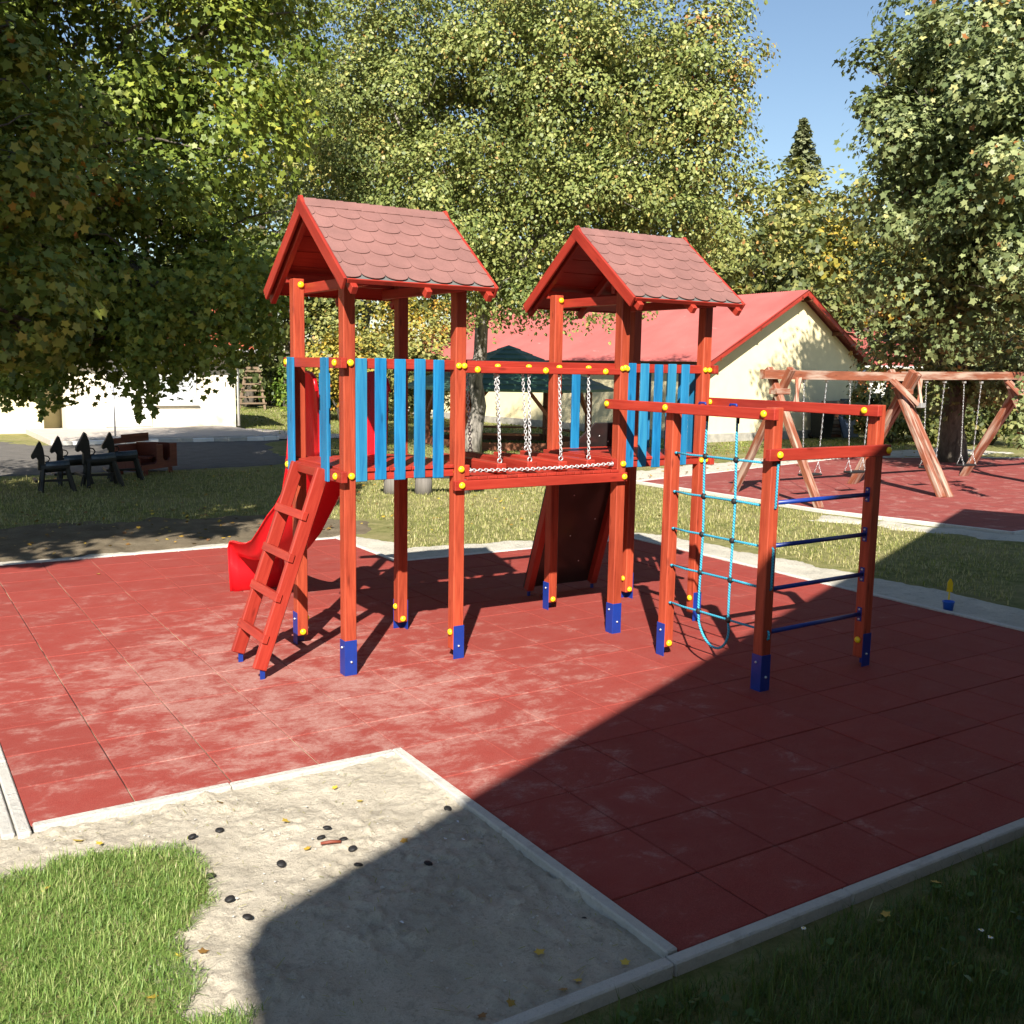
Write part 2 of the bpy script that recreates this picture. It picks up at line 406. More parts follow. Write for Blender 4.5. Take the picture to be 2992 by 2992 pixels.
def dome_mesh(name, r, hgt, m, n=12):
    V, F = [], []
    prof = [(1, 0), (1, .25), (.88, .62), (.55, .92)]
    for a, b in prof:
        for k in range(n): V.append([r*a*math.cos(2*math.pi*k/n), r*a*math.sin(2*math.pi*k/n), hgt*b])
    V.append([0, 0, hgt]); q = len(prof)
    for i in range(q-1):
        for k in range(n): F.append([i*n+k, i*n+(k+1) % n, (i+1)*n+(k+1) % n, (i+1)*n+k])
    for k in range(n): F.append([(q-1)*n+k, (q-1)*n+(k+1) % n, q*n])
    F.append(list(range(n))[::-1])
    return V, F
CAPM = {}
def cap(p, d, parent, name='bolt_cap', r=.0255, h=.022, m='yellow_plastic'):
    d = Vector(d); key = (name, tuple(d), r)
    if key not in CAPM:
        V, F = dome_mesh(name, r, h, m); R = d.to_track_quat('Z', 'Y').to_matrix()
        CAPM[key] = pymesh(name, [list(R @ Vector(v)) for v in V], F, m, None, True)
    return link(name, CAPM[key], p, parent)
def link_geo(L, wd, r, n=5, seg=10):
    """one oval chain link, long axis z, in the x-z plane"""
    pts = []; R = wd/2; hz = L/2-R
    for k in range(seg):
        a = 2*math.pi*k/seg; pts.append((R*math.cos(a), 0, R*math.sin(a)+(hz if math.sin(a) > 0 else -hz)))
    return tube_geo(pts, r, n, True)
def chain(name, p0, p1, m, parent, L=.036, wd=.022, r=.0032, sag=0.0, twist=0.0, seg=8, n=4):
    p0, p1 = Vector(p0), Vector(p1); D = (p1-p0).length; cnt = max(2, int(D/(L-2.2*r))); LV, LF, _ = link_geo(L, wd, r, n, seg); parts = []
    for i in range(cnt):
        t = (i+.5)/cnt; q = p0.lerp(p1, t)-Vector((0, 0, 4*sag*t*(1-t)))
        tt = (p1-p0)-Vector((0, 0, 4*sag*(1-2*t))); R = tt.to_track_quat('Z', 'Y').to_matrix() @ Matrix.Rotation((i % 2)*math.pi/2+twist+random.uniform(-.25, .25), 3, 'Z')
        parts.append(([list(R @ Vector(v)+q-p0) for v in LV], LF, [[0, 0, 0]]*len(LV)))
    V, F, G = join(parts)
    return link(name, pymesh(name, V, F, m, None, True), p0, parent)
def vnoise(x, y, sc_, seed=0, oct_=4):
    out = np.zeros_like(x); amp = 1; tot = 0
    for k in range(oct_):
        r = np.random.default_rng(seed+k*17); T = r.random((256, 256)); xs, ys = x*sc_+100.3, y*sc_+100.7
        i, j = np.floor(xs).astype(int), np.floor(ys).astype(int); fx, fy = xs-i, ys-j; fx = fx*fx*(3-2*fx); fy = fy*fy*(3-2*fy)
        g = lambda a, b: T[a % 256, b % 256]
        out += amp*((g(i, j)*(1-fx)+g(i+1, j)*fx)*(1-fy)+(g(i, j+1)*(1-fx)+g(i+1, j+1)*fx)*fy); tot += amp
        amp *= .5; sc_ = sc_*2.03
    return out/tot
def inpoly(x, y, poly):
    c = np.zeros(x.shape, bool); n = len(poly)
    for i in range(n):
        (x1, y1), (x2, y2) = poly[i], poly[(i+1) % n]
        c ^= ((y1 > y) != (y2 > y)) & (x < (x2-x1)*(y-y1)/(y2-y1+1e-12)+x1)
    return c
def pdist(x, y, poly):
    d = np.full(x.shape, 1e9); n = len(poly)
    for i in range(n):
        (x1, y1), (x2, y2) = poly[i], poly[(i+1) % n]; dx, dy = x2-x1, y2-y1
        t = np.clip(((x-x1)*dx+(y-y1)*dy)/(dx*dx+dy*dy+1e-12), 0, 1); d = np.minimum(d, np.hypot(x-x1-t*dx, y-y1-t*dy))
    return d
def npmesh(name, V, loops, starts, m, tint=None, smooth=False):
    me = bpy.data.meshes.new(name); me.vertices.add(len(V)); me.vertices.foreach_set('co', np.asarray(V, np.float32).ravel())
    me.loops.add(len(loops)); me.loops.foreach_set('vertex_index', np.asarray(loops, np.int32))
    me.polygons.add(len(starts)); me.polygons.foreach_set('loop_start', np.asarray(starts, np.int32))
    me.update(calc_edges=True); setmat(me, m)
    if tint is not None:
        a = me.attributes.new('tint', 'FLOAT', 'POINT'); a.data.foreach_set('value', np.asarray(tint, np.float32))
    if smooth: me.polygons.foreach_set('use_smooth', np.ones(len(starts), bool))
    me.validate(); return me

# ------------------------------------------------------------------ ground
GZ = -.045
def sheet(name, poly, z, m, parent=None):
    return struct(link(name, pymesh(name, [(x, y, 0) for x, y in poly], [list(range(len(poly)))], m), (0, 0, z), parent))
sheet('ground', [(-220, -60), (220, -60), (220, 330), (-220, 330)], GZ, 'lawn')

def patch(name, poly, m, step, zc, amp, nsc, edge=.12, seed=3, rough_edge=.22, foot=0.0, clod=0.0):
    """uneven ground patch whose ragged rim sinks under the lawn"""
    xs = [p[0] for p in poly]; ys = [p[1] for p in poly]
    gx = np.arange(min(xs)-.3, max(xs)+.3, step); gy = np.arange(min(ys)-.3, max(ys)+.3, step)
    X, Y = np.meshgrid(gx, gy, indexing='ij'); ins = inpoly(X, Y, poly); d = np.where(ins, 1, -1)*pdist(X, Y, poly)
    d = d+(vnoise(X, Y, 2.6, seed, 4)-.5)*2*rough_edge
    z = zc+(vnoise(X, Y, nsc, seed+5, 5)-.5)*2*amp
    if clod: z += clod*(np.clip(vnoise(X, Y, 14, seed+31, 3)-.45, 0, 1)*2.2+np.clip(vnoise(X, Y, 30, seed+33, 2)-.5, 0, 1)*1.5)*np.clip(vnoise(X, Y, 2.2, seed+35, 3)*2.2-.45, .15, 1)
    if foot: z -= foot*np.clip((vnoise(X, Y, 5.2, seed+9, 2)-.60)*8, 0, 1)
    z = np.where(d < edge, GZ-.03+(z-GZ+.03)*np.clip(d/edge, 0, 1), np.maximum(z, GZ+.008))
    z = np.where(inpoly(X, Y, MATP), -.06, z)
    if name == 'sand': z = np.where(inpoly(X, Y, GBL) & (pdist(X, Y, GBL) > .12), -.05, z)
    nx, ny = X.shape; V = np.stack([X, Y, z], -1).reshape(-1, 3); id_ = np.arange(nx*ny).reshape(nx, ny)
    Q = np.stack([id_[:-1, :-1], id_[1:, :-1], id_[1:, 1:], id_[:-1, 1:]], -1).reshape(-1, 4)
    keep = (d.reshape(-1)[Q] > -.01).any(1); Q = Q[keep]
    used = np.unique(Q); re = np.full(nx*ny, -1); re[used] = np.arange(len(used))
    return struct(link(name, npmesh(name, V[used], re[Q].ravel(), np.arange(len(Q))*4, m, None, True), (0, 0, 0)))
MXL, MXR, MXM = -2.276, 5.724, -.276; MYB, MYC, MYT, MYS = -3.9, -1.464, 5.5, 3.72; MXT = 2.224
GBL = [(-4.2, -1.85), (-2.45, -1.90), (-2.05, -1.84), (-1.71, -2.04), (-1.62, -2.34), (-1.67, -2.58), (-1.88, -2.79), (-1.96, -2.95), (-1.93, -3.30), (-1.80, -3.42), (-1.85, -4.4), (-4.2, -4.4)]
MATP = [(MXL, MYC), (MXM, MYC), (MXM, MYB), (MXR, MYB), (MXR, MYS), (MXT, MYS), (MXT, MYT), (MXL, MYT)]
patch('sand', [(-3.4, -1.2), (MXM+.2, -1.2), (MXM+.2, MYB-.06), (-3.4, MYB-.06)], 'sand', .014, -.02, .02, 3.2, .04, 3, .0, .010, .026)
patch('sand_strip', [(2.1, 3.4), (5.5, 3.4), (5.5, -4), (6.6, -4), (6.75, .5), (6.35, 4.35), (4.4, 4.5), (2.2, 4.75)], 'pale_sand', .05, -.012, .022, 3, .12, 8, .16)
patch('sand_strip', [(MXT-.3, 5.3), (MXT-.3, 3.5), (2.6, 3.5), (2.9, 5.0), (2.6, 5.9), (-2.6, 6.0), (-2.6, 5.2)], 'pale_sand', .05, -.014, .018, 3, .1, 12, .1)
patch('dirt', [(-5, 5.6), (2.6, 5.7), (3.6, 6.8), (2.2, 8.2), (-.5, 8.6), (-5, 8.4)], 'dirt', .09, -.018, .03, 1.5, .2, 22, .4)
patch('gravel', [(-2.4, 5.4), (-2.4, -1.45), (-3.4, -1.6), (-3.4, 5.4)], 'pale_sand', .05, -.03, .03, 7, .05, 26, .05)
patch('dirt', [(9.2, 9.2), (14, 9.2), (20, 11.2), (26, 10.6), (26, 12.6), (19, 13), (9.5, 10.6)], 'pale_sand', .15, -.02, .02, 2, .2, 31, .5)
patch('sand_strip', [(10.0, 4.3), (11.3, 1.45), (15, .6), (15, 0), (10.7, .9), (9.5, 4.0)], 'pale_sand', .07, -.02, .02, 2, .15, 36, .3)
# asphalt drive
RW = [(-60, 15.1), (3.0, 15.0), (5.2, 15.4), (6.0, 16.4), (6.1, 18.5), (7.0, 21.5), (8.2, 22.6), (1.0, 22.8), (0.2, 25), (-60, 26)]
patch('drive', [p for p in RW if p[0] > -50]+[(-14, 26), (-14, 15.1)][:2], 'asphalt', .2, -.03, .012, .5, .2, 41, .25)

# ------------------------------------------------------------------ rubber mat: base, tiles, kerbs
gx0, gy0 = .224, -3.464
mat_poly = [(MXL, MYC), (MXM, MYC), (MXM, MYB), (MXR, MYB), (MXR, MYS), (MXT, MYS), (MXT, MYT), (MXL, MYT)]
mat = struct(link('rubber_mat', pymesh('rubber_mat', [(x, y, 0) for x, y in mat_poly], [list(range(8))], 'joint_sand'), (0, 0, -.009)))
TM = {}
def tile(x0, x1, y0, y1):
    g = .006; s = (round(x1-x0-g, 3), round(y1-y0-g, 3), .028)
    if s[0] < .03 or s[1] < .03: return
    if s not in TM: V, F = cbox(s, .0045); TM[s] = pymesh('rubber_tile', V, F, 'rubber_tile')
    link('rubber_tile', TM[s], ((x0+x1)/2, (y0+y1)/2, -.014+random.uniform(-.0022, .0016)), mat)
for i in range(-6, 13):
    for j in range(-2, 20):
        x0, y0 = gx0+.5*i, gy0+.5*j; x1, y1 = x0+.5, y0+.5
        for (a, b, c, d) in ((MXL, MXM, MYC, MYT), (MXM, MXT, MYB, MYT), (MXT, MXR, MYB, MYS)):
            X0, X1, Y0, Y1 = max(x0, a), min(x1, b), max(y0, c), min(y1, d)
            if X1-X0 > .03 and Y1-Y0 > .03:
                if a == MXM and X1-X0 < .05: continue
                tile(X0, X1, Y0, Y1)
def kerb_run(p0, p1, wd=.06, top=.012):
    p0, p1 = Vector((*p0, 0)), Vector((*p1, 0)); L = (p1-p0).length; n = max(1, round(L)); d = (p1-p0)/n
    k = struct(link('kerb', None, p0)); k.empty_display_size = .1
    for i in range(n):
        a = p0+d*i+d.normalized()*.002; b = p0+d*(i+1)-d.normalized()*.002; zz = top+random.uniform(-.004, .004)
        o = beam('kerb_stone', a+Vector((0, 0, zz-.10)), b+Vector((0, 0, zz-.10)), wd, .20, 'concrete', k, (0, 0, 1), .007)
e = .032
for a, b in (((MXL-e, MYC-.10), (MXL-e, MYT)), ((MXL+.01, MYC-e), (MXM-.06, MYC-e)), ((MXM-e, MYC), (MXM-e, MYB+.0)), ((-3.4, MYB-e-.01), (MXR, MYB-e-.01)),
             ((MXR+e, MYB), (MXR+e, MYS+.06)), ((MXT+.06, MYS+e), (MXR, MYS+e)), ((MXT+e, MYS+.06), (MXT+e, MYT+.06)), ((MXL-.06, MYT+e), (MXT, MYT+e))):
    kerb_run(a, b)
kerb_run((MXL-.10, MYC-.07), (MXL-.10, MYT), .06, .004)

# swing mat
SMP = [(10.2, 9.1), (10.35, 4.45), (11.05, 1.65), (24, 1.9), (24.5, 9.0), (19.3, 11.3)]
sm = struct(link('swing_mat', pymesh('swing_mat', [(x, y, 0) for x, y in SMP], [list(range(6))], 'swing_mat'), (0, 0, .0)))
for i in range(3): kerb_run(SMP[i], SMP[i+1], .06, .015)
kerb_run(SMP[5], SMP[0], .06, .015); kerb_run(SMP[4], SMP[5], .06, .015)

# ------------------------------------------------------------------ play structure
PS = thing('play_structure', 'red and blue wooden play structure with two roofed towers, bridge, slide and climbing net', 'playground', (0, 0, 0))
pw = .09; AX, AY = (0, .893), (0, .959); BX = (2.447, 3.362)
TOP = 2.885
def post(x, y, z1, sx, sy, z0=.068):
    """post with near corner x,y; steel angle on the corner given by signs"""
    p = box('post', x, x+pw, y, y+pw, z0, z1, 'red_wood', PS, .006)
    t = .004; X = x if sx < 0 else x+pw; Y = y if sy < 0 else y+pw
    V, F, G = join([(lambda b: ([[v[0]+c for v, c in ()] for _ in ()], [], []))(0)]) if False else ([], [], [])
    parts = []
    for (a0, a1, b0, b1) in ((X if sx > 0 else X-t, X+t if sx > 0 else X, y-(t if sy < 0 else 0), y+pw+(t if sy > 0 else 0)),
                             (x, x+pw, Y if sy > 0 else Y-t, Y+t if sy > 0 else Y)):
        bv, bf = cbox((a1-a0, b1-b0, .285), .0015); c = Vector(((a0+a1)/2, (b0+b1)/2, .1175))
        parts.append(([list(Vector(v)+c-WL[p.name]) for v in bv], bf, [[0, 0, 0]]*len(bv)))
    V, F, G = join(parts)
    st = link('steel_foot', pymesh('steel_foot', V, F, 'blue_steel'), WL[p.name], PS)
    for ax, s_, zz in ((0, sx, .205), (1, sy, .10)):
        d = Vector((0, 0, 0)); d[ax] = s_; q = Vector((x+pw/2, y+pw/2, zz))
        cap(q+d*(pw/2+t), d, PS, 'bolt_head', .0095, .012, 'zinc')
        cap(q-d*(pw/2), -d, PS)
    return p
for X in (AX, BX):
    for i, x in enumerate(X):
        for j, y in enumerate(AY): post(x, y, TOP, -1 if i == 0 else 1, -1 if j == 0 else 1)
RX1, RX3, RY1, RY2 = 2.388, 3.535, -.737, -1.755
post(RX1, RY1, 1.985, -1, 1); post(RX1+.006, RY2, 2.0, -1, -1); post(RX3, RY2+.045, 2.01, 1, -1)
yc = (AY[1]+pw)/2
nY = (0, -1, 0); nX = (-1, 0, 0)
def tower(X, which):
    x0, x1 = X[0], X[1]+pw; y0, y1 = 0, AY[1]+pw; a, b = X[0]+pw, X[1]
    # deck
    box('deck_beam', a, b, .018, .058, 1.42, 1.48, 'red_rail_wood', PS); box('deck_beam', a, b, y1-.058, y1-.018, 1.42, 1.48, 'red_rail_wood', PS)
    nb = 9; wd = (b-a+.0)/nb
    for k in range(nb): box('deck_board', a+wd*k+.003, a+wd*(k+1)-.003, .005, y1-.005, 1.482, 1.508, 'red_rail_wood', PS, .003)
    for xx in (X[0]+.005, X[1]+.005): box('deck_board', xx, xx+pw-.01, pw+.004, AY[1]-.004, 1.482, 1.508, 'red_rail_wood', PS, .003)
    # front rails and slats
    box('rail', a, b, .022, .064, 2.212, 2.285, 'red_rail_wood', PS)
    if which == 'A': sl = (.135, .286, .440, .600, .756)
    else: sl = (2.590, 2.738, 2.895, 3.045, 3.200) if False else tuple(X[0]+.095+v for v in (.045, .185, .335, .48, .625))
    if which == 'A': sl = tuple(s for s in sl)
    else: sl = (2.545+.03, 2.695+.02, 2.848+.02, 2.997+.02, 3.148+.02)
    for k, s in enumerate(sl):
        dz = random.uniform(-.006, .006)
        box('slat', s-.044, s+.044, .001+random.uniform(0, .002), .021, 1.418+dz, 2.288+dz*.6, 'blue_wood', PS, .0035)
    for s in (x0+.05,): cap((s, 0, 2.25), nY, PS); cap((s+.005, 0, 1.455), nY, PS)
    # roof tie beams
    for xx in (X[0]+pw, X[1]-.045): box('tie_beam', xx, xx+.045, -.13, y1+.13, 2.775, 2.85, 'red_rail_wood', PS)
    for yy in (y0+pw, y1+.001): box('tie_beam', x0-.02, x1+.02, yy, yy+.045, 2.855, 2.925, 'red_rail_wood', PS)
    for yy in (AY[1],):
        for xx in X: cap((xx+.06, yy, 2.838), nY, PS)
    roof(X[0]-.112, X[1]+pw+.105, which)
def roof(xa, xb, which):
    zr, ze, ye = 3.405, 2.80, -.262; dy = yc-ye; sl = math.hypot(dy, zr-ze)
    R = link('roof', None, ((xa+xb)/2, yc, ze), PS); R.empty_display_size = .1
    for sgn in (-1, 1):
        dn = Vector((0, sgn*dy/sl, (ze-zr)/sl)); nn = Vector((0, sgn*(zr-ze)/sl, dy/sl)); ridge = Vector((0, yc, zr))
        P = lambda x, s, n_: Vector((x, 0, 0))+ridge+dn*s+nn*n_
        nb = 6; bw = (sl-.01)/nb
        for k in range(nb):
            beam('roof_board', P(xa+.03, .012+bw*(k+.5), -.010), P(xb-.03, .012+bw*(k+.5), -.010), bw-.004, .018, 'red_rail_wood', R, nn, .002)
        for xx in (xa+.075, (xa+xb)/2+.03, xb-.075):
            beam('rafter', P(xx, .02, -.050), P(xx, sl+.055, -.050), .045, .06, 'red_rail_wood', R, nn)
        for xx in (xa+.012, xb-.012):
            beam('bargeboard', P(xx+.0015*sgn, -.03, -.030), P(xx+.0015*sgn, sl+.012, -.030), .024, .092, 'red_rail_wood', R, nn, .004)
        beam('eave_trim', P(xa+.03, sl+.006, -.008), P(xb-.03, sl+.006, -.008), .012, .034, 'red_rail_wood', R, nn, .002)
        # shingles
        felt = beam('starter_strip', P(xa+.026, sl-.062, .0015), P(xb-.026, sl-.062, .0015), .11, .004, 'shingle_grey', R, nn, .0005)
        Wd = (xb-xa-.05)/6.6; rows = 6; rh = (sl-.085)/rows; X0, X1 = xa+.025, xb-.025
        for r in range(rows):
            s_bot = sl-.004-r*rh; s_top = max(s_bot-rh-.075, .01); off = (r % 2)*Wd/2-Wd*.3
            k = -1
            while X0+off+k*Wd < X1:
                a = X0+off+k*Wd; k += 1
                ol = []
                for q in range(11):
                    an = math.pi*q/10; ol.append((a+Wd/2-math.cos(an)*(Wd/2-.0012), s_bot-.058+.058*math.sin(an)))
                ol = [(a+.0012, s_top)]+ol+[(a+Wd-.0012, s_top)]
                # clip at the verge
                def clip(pl, lim, keepless):
                    out = []
                    for i in range(len(pl)):
                        p, q_ = pl[i], pl[(i+1) % len(pl)]; ip = (p[0] <= lim) == keepless; iq = (q_[0] <= lim) == keepless
                        if ip: out.append(p)
                        if ip != iq:
                            t = (lim-p[0])/(q_[0]-p[0]); out.append((lim, p[1]+t*(q_[1]-p[1])))
                    return out
                ol = clip(ol, X1, True); ol = clip(ol, X0, False) if len(ol) > 2 else ol
                if len(ol) < 3 or max(p[0] for p in ol)-min(p[0] for p in ol) < .012: continue
                lift = lambda s: .004+.0085*(s-s_top)/(s_bot-s_top)
                c = P(a+Wd/2, s_bot-.09, 0); n = len(ol); hh = random.uniform(0, .0012)
                V = [list(P(x, s, lift(s)+hh)-c) for x, s in ol]+[list(P(x, s, lift(s)+.0042+hh)-c) for x, s in ol]
                F = [list(range(n)), list(range(n, 2*n))[::-1]]+[[q, n+q, n+(q+1) % n, (q+1) % n] for q in range(n)]
                if sgn > 0: F = [f[::-1] for f in F]
                link('shingle', pymesh('shingle', V, F, 'shingle_red'), c, R)
    # ridge caps
    nc = 11; cw = (xb-xa-.05)/nc
    for k in range(nc):
        a = xa+.025+cw*k; ring = []
        tilt = .006
        V = []; c = Vector((a, yc, zr))
        for xx, hh in ((a-.02, .014), (a+cw, .014+tilt)):
            for s in (-.105, 0, .105):
                q = abs(s)*Vector((0, math.copysign(dy/sl, s) if s else 0, (ze-zr)/sl)); nn = Vector((0, (1 if s > 0 else -1)*(zr-ze)/sl if s else 0, dy/sl if s else 1))
                V.append(list(Vector((xx, yc, zr))+q+nn*hh-c))
            for s in (.105, 0, -.105):
                q = abs(s)*Vector((0, math.copysign(dy/sl, s) if s else 0, (ze-zr)/sl)); nn = Vector((0, (1 if s > 0 else -1)*(zr-ze)/sl if s else 0, dy/sl if s else 1))
                V.append(list(Vector((xx, yc, zr))+q+nn*(hh-.005)-c))
        F = [[q, (q+1) % 6, 6+(q+1) % 6, 6+q] for q in range(6)]+[[5, 4, 3, 2, 1, 0], [6, 7, 8, 9, 10, 11]]
        link('ridge_cap', pymesh('ridge_cap', V, F, 'shingle_red'), c, R)
tower(AX, 'A'); tower(BX, 'B')
# tower A: ladder side rails and slats
y1 = AY[1]+pw
for z0, z1 in ((2.213, 2.286), (1.415, 1.495)): box('rail', -.045, 0, -.06, y1+.02, z0, z1, 'red_rail_wood', PS)
for ya in (.150, .828): box('slat', -.066, -.046, ya, ya+.125, 1.405, 2.287, 'blue_wood', PS)
for y in (.045, 1.005): cap((-.045, y, 2.25), nX, PS); cap((-.045, y, 1.455), nX, PS)
# tower A: P3 / tower B caps around the bridge
P3x = AX[1]
for x in (P3x+.025, P3x+.072): cap((x, 0, 2.243), nY, PS, r=.0235)
cap((P3x, .045, 1.452), nX, PS); cap((P3x+.055, 0, 1.470), nY, PS)
for x in (BX[0]+.018, BX[0]+.068): cap((x, 0, 2.243), nY, PS, r=.0235)
cap((BX[0]+.06, 0, 1.455), nY, PS)
for x in (BX[1]+.022, BX[1]+.072): cap((x, 0, 2.243), nY, PS, r=.0235); cap((x, 0, 1.455), nY, PS, r=.0235)
# back of tower A: rail, slats beside the slide
box('rail', pw, AX[1], AY[1]+.03, AY[1]+.07, 2.212, 2.285, 'red_rail_wood', PS)
for s in (.255,): box('slat', s-.045, s+.045, AY[1]+.008, AY[1]+.029, 1.50, 2.17, 'blue_wood', PS)
# far side rails of tower B with slats
xr = BX[1]+pw
for z0, z1 in ((2.213, 2.286), (1.415, 1.495)): box('rail', xr, xr+.045, -.05, y1+.06, z0, z1, 'red_rail_wood', PS)
for s in (.16, .31, .47, .63, .79): box('slat', xr-.021, xr-.001, s, s+.09, 1.50, 2.287, 'blue_wood', PS)
box('rail', BX[0]+pw, BX[1], AY[1]+.03, AY[1]+.07, 2.212, 2.285, 'red_rail_wood', PS)
for s in (2.71, 3.25): box('slat', s-.045, s+.045, AY[1]+.008, AY[1]+.029, 1.42, 2.285, 'blue_wood', PS)
# ---- bridge
bx0, bx1 = AX[1]+pw, BX[0]
for yb in (-.045, y1): box('bridge_beam', .872, 2.52, yb, yb+.045, 1.313, 1.388, 'red_rail_wood', PS)
cap((.93, -.045, 1.352), nY, PS); cap((2.487, -.045, 1.352), nY, PS)
nb = 16; wd = (bx1-bx0)/nb
for k in range(nb): box('bridge_board', bx0+wd*k+.003, bx0+wd*(k+1)-.003, -.03, y1+.03, 1.390, 1.412+random.uniform(-.002, .002), 'red_rail_wood', PS, .003)
for xx in (bx0, bx1-.045): box('end_block', xx, xx+.045, .008, y1-.008, 1.415, 1.500, 'red_rail_wood', PS)
for yb, s in ((.0, 1), (y1-.07, -1)):
    box('hand_rail', bx0, bx1, yb, yb+.07, 2.192, 2.242, 'red_rail_wood', PS)
    box('hand_rail', bx0, bx1, yb+(.071 if s > 0 else -.046), yb+(.116 if s > 0 else -.001), 2.212, 2.285, 'red_rail_wood', PS)
for x in (1.08, 1.70, 2.29): cap((x, 0, 2.217), nY, PS)
px = (1.28, 1.565, 1.855, 2.145)
for i, x in enumerate(px):
    z = 1.452+.006*math.sin(i*2); sw = random.uniform(-.01, .012)
    for yb in (.035, y1-.035):
        cap((x, yb, 2.242), (0, 0, 1), PS, r=.024)
        chain('chain', (x, yb, 2.19), (x+.045+sw, yb+(.02 if yb < .5 else -.02), 1.545), 'chain_zinc', PS, .036, .024, .0042)
        q = (x+.045+sw, yb+(.02 if yb < .5 else -.02), 1.515)
        tube('eye_bolt', [(q[0]+.019*math.cos(t*math.pi/5), q[1], q[2]+.002+.019*math.sin(t*math.pi/5)) for t in range(10)], .0055, 'zinc', PS, 6, q, True)
        tube('eye_bolt', [(x, yb, 2.192), (x, yb, 2.172)], .012, 'zinc', PS, 6)
    xx = x+.045+sw
    box('swing_plank', xx-.044, xx+.044, .015, y1-.015, z-.03, z+.048, 'red_rail_wood', PS, .008)
chain('chain', (bx0+.045, .012, 1.457), (bx1-.045, .012, 1.460), 'chain_zinc', PS, .036, .024, .0042, .012)
for xx in (bx0+.05, bx1-.05): tube('eye_bolt', [(xx, .012+.016*math.cos(t*math.pi/5), 1.458+.016*math.sin(t*math.pi/5)) for t in range(10)], .005, 'zinc', PS, 6, (xx, .012, 1.458), True)
# ---- ladder
LD = link('ladder', None, (-.3, .48, 0), PS); LD.empty_display_size = .1
foot, top_ = Vector((-.565, 0, .075)), Vector((-.070, 0, 1.495)); ld = (top_-foot).normalized(); ln = Vector((-ld.z, 0, ld.x))
for y in (.222, .718):
    o = beam('stringer', foot+Vector((0, y, 0)), top_+Vector((0, y, 0)), .048, .098, 'red_rail_wood', LD, ln, .006)
    box('ladder_foot', -.56, -.525, y-.006, y+.006, -.03, .10, 'blue_steel', LD, .001)
for z in (1.150, .855, .575, .285):
    t = (z-foot.z)/(top_.z-foot.z); c = foot.lerp(top_, t)+ln*.036
    beam('rung', c+Vector((0, .185, 0)), c+Vector((0, .755, 0)), .062, .040, 'red_rail_wood', LD, ln, .003)
box('ladder_crosspiece', -.088, -.048, .248, .692, 1.43, 1.495, 'red_rail_wood', LD)
# ---- slide
ST = [  # y, z floor, z rail, xl, xr, ytop shift
    (1.045, 1.50, 2.03, .26, .81, 0), (1.09, 1.50, 2.13, .26, .81, 0), (1.16, 1.495, 2.17, .26, .80, 0), (1.25, 1.47, 2.185, .255, .77, 0), (1.40, 1.36, 2.17, .25, .72, .01), (1.50, 1.26, 2.09, .245, .69, .01), (1.57, 1.175, 1.93, .24, .675, .01),
    (1.62, 1.12, 1.66, .24, .665, .01), (1.66, 1.07, 1.36, .235, .66, .02), (1.72, 1.0, 1.15, .225, .655, .03), (1.85, .87, 1.01, .205, .645, .04), (2.0, .715, .90, .185, .635, .05), (2.22, .56, .735, .17, .62, .04),
    (2.42, .45, .62, .17, .62, .02), (2.6, .405, .565, .17, .62, .01), (2.8, .385, .535, .17, .62, 0), (3.0, .375, .52, .17, .62, .02), (3.06, .36, .505, .17, .62, .06), (3.10, .31, .44, .17, .62, .07),
    (3.105, .2, .28, .17, .62, .05), (3.085, 0.0, .0, .17, .62, .03)]
secs = []
for (y, zf, zr_, xl, xr_, sh) in ST:
    t = .012; k = .028
    ring = [(xl-k-.03, y+sh, zr_-.012), (xl-k-.022, y+sh, zr_), (xl-k, y+sh, zr_), (xl-.008, y+sh*.3, min(zf+.045, zr_-.01)), (xl+.03, y, zf), (xr_-.03, y, zf), (xr_+.008, y+sh*.3, min(zf+.045, zr_-.01)), (xr_+k, y+sh, zr_), (xr_+k+.022, y+sh, zr_), (xr_+k+.03, y+sh, zr_-.012)]
    secs.append(ring)
sl_o = sweep_box('slide', secs, 'red_plastic', PS, (.4, 1.05, 1.5), True, False, False)
md = sl_o.modifiers.new('thick', 'SOLIDIFY'); md.thickness = .014; md.offset = -1
sl_o['label'] = 'glossy red plastic slide'
# ---- net frame
box('bar', RX1-.045, RX1, -1.80, .065, 1.915, 1.993, 'red_rail_wood', PS); box('spacer', RX1, BX[0], .02, .075, 1.93, 1.98, 'red_rail_wood', PS)
box('bar', RX3-.047, RX3, RY2+.01, .09, 1.925, 2.005, 'red_rail_wood', PS)
box('bar', RX1-.065, RX3+.06, RY2-.045, RY2, 1.638, 1.72, 'red_rail_wood', PS)
for y in (.035, -.692, -1.705): cap((RX1-.045, y, 1.955), nX, PS)
cap((RX3-.047, -1.62, 1.965), nX, PS)
for x in (RX1+.028, RX3+.03): cap((x, RY2-.045, 1.68), nY, PS)
cap((RX3-.047, .03, 1.965), nX, PS)
yb = RY2+.05
for z in (1.335, 1.03, .72, .408):
    tube('climbing_bar', [(RX1+pw+.004, yb, z), (RX3-.004, yb+.04, z)], .0165, 'blue_steel', PS, 12)
    box('flange', RX3-.006, RX3, yb+.02, yb+.06, z-.055, z+.055, 'blue_steel', PS, .002)
    for dz in (-.038, .038): cap((RX3-.006, yb+.04, z+dz), nX, PS, 'bolt_head', .009, .008, 'zinc')
NX = RX1+.045; ky = (-1.06, -1.376); NZ = (1.61, 1.31, 1.022, .73, .43)
